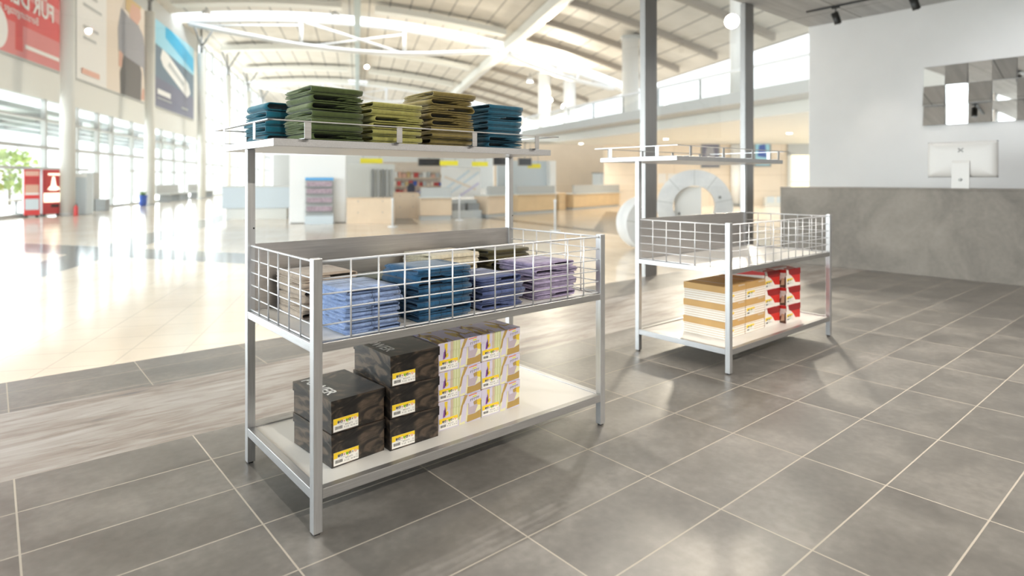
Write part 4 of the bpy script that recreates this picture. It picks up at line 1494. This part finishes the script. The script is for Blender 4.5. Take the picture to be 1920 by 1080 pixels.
o = hall_thing('photo_cabinet', -8.50, 22.35, 'pale blue white cabinet right of the nearest column', 'cabinet')
MB().box(-0.17, 0.20, -0.25, 0.25, 0, 1.30, M_PALE).build('cabinet_body', o, 0.02)
MB().box(-0.17, 0.20, -0.27, -0.251, 1.18, 1.30, M_WHITEP).build('header', o)
o = hall_thing('ticket_machine', -9.2, 24.7, 'grey ticket machine with small blue lights behind the pale cabinet', 'ticket machine')
MB().box(-0.17, 0.22, -0.2, 0.2, 0, 1.36, M_GREYP).build('machine_body', o, 0.01)
for z in (0.82, 1.05):
    MB().box(-0.10, 0.0, -0.215, -0.2, z, z + 0.1, M_BLUE).build('screen', o)
MB().box(0.26, 0.60, -0.2, 0.15, 0, 0.42, M_GREYD).build('side_bin', o, 0.01)
o = hall_thing('fire_extinguisher', -8.38, 21.55, 'red fire extinguisher at the foot of the nearest column', 'fire extinguisher')
MB().lathe([(0.055, 0), (0.06, 0.02), (0.06, 0.26), (0.03, 0.31), (0.015, 0.34)], M_RED, 16).build('cylinder', o)
MB().tube([(0, 0, 0.33), (0.03, -0.03, 0.38), (0.07, -0.04, 0.30)], 0.008, M_DARK, 8).build('hose', o)
o = hall_thing('potted_plant', -8.72, 28.75, 'blue pot with a small green plant before the second column', 'plant')
MB().lathe([(0.09, 0), (0.13, 0.02), (0.17, 0.46), (0.15, 0.46), (0.14, 0.40)], M_BLUE, 18).build('pot', o)
m = MB()
rnd = random.Random(5)
for i in range(26):
    th, l = rnd.uniform(0, 6.28), rnd.uniform(0.10, 0.26)
    p0 = Vector((0.05 * math.cos(th), 0.05 * math.sin(th), 0.40))
    p2 = p0 + Vector((0.5 * l * math.cos(th), 0.5 * l * math.sin(th), l))
    sd = Vector((-math.sin(th), math.cos(th), 0)) * 0.03
    md_ = p0.lerp(p2, 0.5)
    m.add([p0, md_ + sd, p2, md_ - sd, md_ + Vector((0, 0, 0.008))], [(0, 1, 4), (1, 2, 4), (2, 3, 4), (3, 0, 4)], M_GREEN)
m.build('leaves', o)
for (t, s, lb) in ((-9.15, 35.0, 'grey seat bench beyond the second column, nearer one'), (-9.2, 41.0, 'grey seat bench far along the window wall')):
    o = hall_thing('seat_bench', t, s, lb, 'bench', 'seat benches by the windows')
    MB().box(-0.3, 0.3, -1.9, 1.9, 0.36, 0.42, M_GREYP).build('seat', o, 0.01)
    MB().box(-0.36, -0.30, -1.9, 1.9, 0.42, 0.85, M_GREYP).build('backrest', o, 0.01)
    for y in (-1.6, 0, 1.6):
        MB().box(-0.26, 0.26, y - 0.04, y + 0.04, 0, 0.36, M_GREYD).build('leg', o)
for (t, s, c, lb) in ((-10.9, 23.6, M_BROWNG, 'brown round cafe table outside the glazing at the left edge'), (-11.0, 24.9, M_TEALG, 'grey blue round cafe table outside the glazing')):
    o = hall_thing('cafe_table', t, s, lb, 'table', 'cafe tables outside')
    MB().lathe([(0.30, 0.40), (0.32, 0.42), (0.32, 0.44), (0.30, 0.46)], c, 20).build('table_top', o)
    MB().lathe([(0.035, 0.02), (0.035, 0.40)], M_GREYD, 12).build('table_stem', o)
    MB().lathe([(0.18, 0.0), (0.18, 0.02)], M_GREYD, 16).build('table_foot', o)
# outdoor shrub seen through the glazing
for (t, s, h, lb) in ((-15.0, 22.5, 2.2, 'pale green shrub outside beyond the vending machines'), (-15.5, 33.0, 2.6, 'pale green shrub outside beyond the second column')):
    o = hall_thing('shrub', t, s, lb, 'shrub', 'shrubs outside the hall')
    m = MB()
    rnd = random.Random(int(s))
    for i in range(420):
        th, ph = rnd.uniform(0, 6.28), rnd.uniform(-1.2, 1.4)
        rr_ = rnd.uniform(0.6, 1.0)
        c = Vector((1.2 * rr_ * math.cos(th) * math.cos(ph), 1.2 * rr_ * math.sin(th) * math.cos(ph), h * 0.55 + h * 0.42 * rr_ * math.sin(ph)))
        q = Matrix.Rotation(rnd.uniform(0, 6), 4, Vector((rnd.random(), rnd.random(), rnd.random() + 0.1)))
        m.add([c + q @ Vector(p) for p in ((-0.16, 0, 0), (0, -0.09, 0.02), (0.16, 0, 0), (0, 0.09, 0.02))], [(0, 1, 2, 3)], M_TREE)
    m.build('foliage', o)
    MB().tube([(0, 0, 0), (0, 0, h * 0.6)], 0.06, M_BROWNG, 8).build('trunk', o)

# white booth with magazine rack
o = hall_thing('white_booth', -0.95, 16.75, 'tall white booth in the middle of the hall, seen below the top shelf', 'booth')
MB().box(-0.70, 0.66, -0.45, 0.6, 0.02, 1.74, M_WHITEP).build('booth_body', o, 0.01)
MB().box(-0.68, 0.64, -0.43, 0.58, 0.0, 0.03, M_GREYD).build('plinth', o)
o = hall_thing('magazine_rack', -0.92, 16.08, 'magazine rack with blue header in front of the white booth', 'rack')
MB().box(-0.34, 0.34, 0.0, 0.16, 0, 1.16, M_GREYP).build('rack_body', o, 0.006)
MB().box(-0.34, 0.34, -0.03, 0.0, 1.09, 1.16, M_CYAN).build('header', o)
for z in (0.30, 0.52, 0.74, 0.92):
    MB().box(-0.33, 0.33, -0.10, 0.0, z, z + 0.02, M_GREYD).build('shelf', o)
    MB().box(-0.30, 0.30, -0.07, -0.03, z + 0.02, z + 0.14, M_MAGB).build('magazine_row', o)
MB().box(-0.34, 0.34, -0.10, 0.0, 0, 0.20, M_PALE).build('base', o, 0.004)
# pale low counter at the left
o = hall_thing('pale_counter', -2.7, 18.8, 'pale blue grey counter left of the white booth', 'counter', turn=-0.05)
MB().box(-0.95, 0.85, -0.25, 0.25, 0.30, 0.90, M_PALE).build('counter_front', o, 0.008)
MB().box(-0.85, 0.75, -0.20, 0.20, 0.0, 0.30, M_OFFW).build('counter_base', o)
MB().box(-0.98, 0.88, -0.28, 0.28, 0.90, 0.93, M_OFFW).build('counter_top', o)
# beech counters
def beech_counter(t, s, w, d, h, label, upper=0.0, turn=0.0, mt=None, kick=0.0):
    mt = mt or M_WOOD
    o = hall_thing('beech_counter', t, s, label, 'counter', 'beech service counters', turn=turn)
    MB().box(0, w, 0, d, kick, h, mt).build('counter_front', o, 0.006)
    if kick:
        MB().box(0.02, w - 0.02, 0.04, d - 0.02, 0, kick, M_GREYP).build('kick_plate', o)
    if upper:
        MB().box(0.02, w - 0.02, 0.01, 0.06, h + 0.03, h + upper, M_GREYP).build('upper_panel', o)
        MB().box(-0.02, w + 0.02, -0.10, d, h, h + 0.03, M_OFFW).build('counter_top', o)
    else:
        MB().box(-0.01, w + 0.01, -0.02, d, h, h + 0.02, mt).build('counter_top', o)
        m_ = MB()
        for x in (w * 0.24, w * 0.76):
            for z in (h * 0.45, h * 0.9):
                m_.box(x - 0.012, x + 0.012, -0.008, 0, z - 0.012, z + 0.012, M_GREYD)
        m_.build('fitting', o)
    return o
beech_counter(-0.26, 15.85, 1.16, 0.5, 0.63, 'plain beech counter right of the white booth', turn=-0.10)
beech_counter(1.0, 17.75, 0.72, 0.5, 0.72, 'narrow beech counter behind the navy jacket', turn=-0.10)
beech_counter(1.66, 16.9, 0.88, 0.5, 0.60, 'beech counter with grey upper panel, centre of the hall', 0.29, 0.0, M_WOOD, 0.12)
beech_counter(3.72, 17.75, 0.98, 0.5, 0.62, 'beech check in counter behind the right rear leg', 0.29, 0.72, M_WOOD, 0.08)
beech_counter(4.95, 18.95, 2.0, 0.5, 0.62, 'beech check in counter before the white partition', 0.28, 0.60, M_WOODD, 0.08)
beech_counter(7.80, 21.6, 3.9, 0.6, 0.56, 'long honey coloured beech counter beneath the gallery', 0.34, 0.70, M_WOODD, 0.06)
beech_counter(7.22, 21.55, 0.38, 0.5, 0.60, 'short honey coloured beech block beside the long counter', 0.0, 0.5, M_WOODD)
# conveyor between counters
o = hall_thing('baggage_scale', 2.62, 17.35, 'grey baggage scale with dark belts between the counters', 'baggage scale', turn=0.3)
MB().box(0, 0.95, 0, 0.6, 0, 0.22, M_GREYP).build('scale_base', o, 0.006)
MB().box(0, 0.95, 0.3, 0.6, 0.22, 0.52, M_GREYP).build('scale_back', o)
for x in (0.05, 0.52):
    MB().box(x, x + 0.36, 0.02, 0.29, 0.22, 0.42, M_GREYD).build('belt', o)
# curtains and partitions behind the counters
o = hall_thing('grey_partition', -0.2, 18.9, 'grey partition with upright fins behind the plain beech counter', 'partition')
MB().box(-0.1, 1.3, 0.0, 0.06, 0, 1.58, M_OFFW).build('partition_panel', o)
for x in (0.62, 0.78, 0.92, 1.04, 1.18):
    MB().box(x, x + 0.05, -0.12, 0.0, 0, 1.42, M_GREYD if x in (0.62, 0.92) else M_GREYP).build('fin', o)
o = hall_thing('white_partition', 4.9, 21.6, 'pale blue white partition wall behind the check in counters', 'partition', turn=0.1)
MB().box(0, 2.15, 0, 0.1, 0, 1.80, M_PALE).build('partition_panel', o)
MB().box(1.92, 2.15, -0.35, 0.0, 0, 1.80, M_WHITEP).build('partition_end', o)
o = hall_thing('map_display', 2.55, 19.2, 'large pale display board with coloured lines behind the counters', 'display board')
m = MB().box(0, 1.25, 0, 0.05, 0.55, 1.50, M_POSTW)
for i, (x0, z0, x1, z1, mt) in enumerate(((0.05, 0.75, 0.9, 1.4, M_PALE), (0.3, 0.7, 1.2, 1.35, M_PALE), (0.1, 1.2, 1.1, 0.8, M_POSTC), (0.6, 0.6, 1.2, 1.0, M_LAV))):
    dx, dz = (x1 - x0), (z1 - z0)
    l = math.hypot(dx, dz)
    nx, nz = -dz / l * 0.04, dx / l * 0.04
    m.prism([(x0 - nx, z0 - nz), (x1 - nx, z1 - nz), (x1 + nx, z1 + nz), (x0 + nx, z0 + nz)], -0.004 - 0.002 * i, 0.0, mt)
m.build('board', o)
for x in (0.1, 1.1):
    MB().box(x, x + 0.05, 0.0, 0.05, 0, 0.55, M_GREYD).build('leg', o)
o = hall_thing('clothes_stand', 1.55, 18.5, 'dark navy jacket hanging on a stand between the counters', 'clothes stand')
MB().tube([(0, 0, 0), (0, 0, 1.02)], 0.02, M_GREYD, 8).build('pole', o)
MB().lathe([(0.16, 0), (0.16, 0.02)], M_GREYD, 16).build('stand_foot', o)
MB().prism([(-0.10, 0.62), (0.10, 0.62), (0.12, 0.90), (0.05, 1.0), (-0.05, 1.0), (-0.12, 0.90)], -0.10, -0.02, M_NAVY).build('jacket', o, 0.02)
# shelves with goods far behind
o = hall_thing('kiosk_shelf', 1.3, 22.5, 'bright kiosk shelving with colourful goods behind the counters', 'shelving')
MB().box(-0.6, 1.9, 0.2, 0.25, 0, 1.75, M_POSTC).build('shelf_back', o)
for z in (0.55, 0.85, 1.15):
    MB().box(-0.6, 1.9, -0.1, 0.2, z, z + 0.03, M_WOOD).build('shelf', o)
    rnd = random.Random(int(z * 100))
    m = MB()
    x = -0.55
    while x < 1.8:
        w_ = rnd.uniform(0.06, 0.16)
        m.box(x, x + w_, -0.05, 0.15, z + 0.03, z + 0.03 + rnd.uniform(0.1, 0.22), rnd.choice((M_SKIN, M_BLUE, M_POSTW, M_INKR, M_HAIRB, M_GREYP, M_POSTC)))
        x += w_ + 0.02
    m.build('goods', o).__setitem__('kind', 'stuff')
# yellow hanging signs
for (t, s, w, z, lb) in ((0.08, 17.9, 0.62, 1.57, 'yellow hanging sign right of the white booth'), (2.38, 18.2, 0.54, 1.53, 'yellow hanging sign at the middle of the row'),
                         (3.42, 18.6, 0.50, 1.52, 'yellow hanging sign left of the rear rack leg'), (5.6, 20.0, 0.44, 1.50, 'yellow hanging sign before the white partition')):
    o = hall_thing('hanging_sign', t, s, lb, 'sign', 'yellow hanging signs', z=z)
    MB().box(0, w, 0, 0.05, 0, 0.14, M_YELLOW).build('sign_panel', o)
    for x in (0.08, w - 0.08):
        MB().tube([(x, 0.025, 0.14), (x, 0.025, 0.9)], 0.008, M_GREYD, 6).build('hanger', o)
struct(hb(MB().box(-1.9, 4.6, 17.5, 24.0, 2.35, 2.5, M_OFFW).box(4.6, 6.4, 19.2, 20.4, 2.35, 2.5, M_OFFW), 'ceiling_booths'))
for (t, s, w, lb) in ((1.95, 20.5, 0.75, 'dark hanging monitor left of the yellow signs'), (4.15, 18.9, 0.55, 'dark hanging monitor beside the rear rack leg'), (5.10, 19.4, 0.46, 'dark hanging monitor before the white partition')):
    o = hall_thing('hanging_monitor', t, s, lb, 'monitor', 'hanging monitors', z=1.56)
    MB().box(0, w, 0, 0.08, 0, 0.26, M_BROWNG).build('monitor_case', o)
    MB().box(0.02, w - 0.02, -0.006, 0, 0.02, 0.24, M_SCREEN).build('screen', o)
    MB().tube([(w / 2, 0.04, 0.26), (w / 2, 0.04, 0.80)], 0.015, M_GREYD, 6).build('hanger', o)
# small table lamp like stool and glass cabinet
o = hall_thing('floor_globe', 6.35, 20.2, 'pale yellow globe with dark top beside the white partition', 'lamp')
MB().lathe([(0.04, 0), (0.14, 0.05), (0.17, 0.14), (0.12, 0.24)], M_LAVY, 18).build('globe', o)
MB().box(-0.13, 0.13, -0.08, 0.08, 0.24, 0.40, M_GREYD).build('dark_top', o)
o = hall_thing('glass_cabinet', 11.1, 27.0, 'pale grey blue cabinet at the end of the long beech counter', 'cabinet', turn=0.5)
MB().box(0, 1.2, 0, 0.5, 0, 1.40, M_PALE).build('cabinet_body', o, 0.01)
MB().box(-0.02, 1.22, -0.02, 0.52, 1.40, 1.45, M_GREYD).build('cabinet_cap', o)
# barrier posts
for (t, s, lb) in ((0.80, 14.6, 'slim white barrier post before the beech counter'), (4.1, 12.5, 'slim white barrier post on the open hall floor'), (2.7, 16.6, 'slim grey barrier post below the navy jacket')):
    o = hall_thing('barrier_post', t, s, lb, 'barrier post', 'slim barrier posts')
    MB().lathe([(0.022, 0.02), (0.022, 0.62), (0.03, 0.64), (0.03, 0.68)], M_STEELW, 12).build('pole', o)
    MB().lathe([(0.11, 0.0), (0.11, 0.02)], M_STEELW, 16).build('post_foot', o)

# concrete ring on show behind the second rack
def ring(loc, rz, R, r, d, label, a0=0.0, a1=2 * PI, fill=False):
    o = empty('concrete_ring', loc, label, 'concrete ring', None, rz)
    m = MB()
    N = 48
    vs, fs = [], []
    for i in range(N + 1):
        a = a0 + (a1 - a0) * i / N
        c, s = math.cos(a), math.sin(a)
        vs += [(R * c, 0, R + R * s), (r * c, 0, R + r * s), (r * c, d, R + r * s), (R * c, d, R + R * s)]
    for i in range(N):
        q = i * 4
        for k in range(4):
            k2 = (k + 1) % 4
            fs.append((q + k, q + 4 + k, q + 4 + k2, q + k2))
    fs += [(0, 1, 2, 3), (N * 4 + 3, N * 4 + 2, N * 4 + 1, N * 4)]
    m.add(vs, fs, M_RINGC)
    m.build('ring_body', o)
    j = MB()
    for a in (0.2, 0.95, 1.57, 2.3, 3.0):
        if a < a0 or a > a1: continue
        xf = Matrix.Translation((0, 0, R)) @ Matrix.Rotation(-a, 4, 'Y')
        j.box(r, R, -0.003, 0.0, -0.006, 0.006, M_GREYP, xf)
    j.tube([(0.42, -0.004, R + 0.16), (0.42, 0.0, R + 0.16)], 0.025, M_GREYD, 12)
    j.build('joint', o)
    return o
FW = Vector((math.cos(math.radians(49.66)), math.sin(math.radians(49.66)), 0))
RT = Vector((math.sin(math.radians(49.66)), -math.cos(math.radians(49.66)), 0))
def cam_pt(u, D, z=0.0): return FW * D + RT * ((u - 960) / 1151 * D) + Vector((0, 0, z))
rg = ring(cam_pt(1302, 10.7), math.radians(49.66 - 90) - 0.25, 0.64, 0.36, 0.45, 'upright pale concrete ring standing in the hall behind the second rack')
MB().box(-0.34, 0.12, 0.10, 0.16, 0.30, 0.98, M_WHITEP).build('white_panel', rg)
ring(cam_pt(1224, 9.4), math.radians(49.66 - 90) + 0.15, 0.42, 0.27, 0.5, 'curved pale concrete segment left of the ring', PI * 0.5, PI * 1.5)
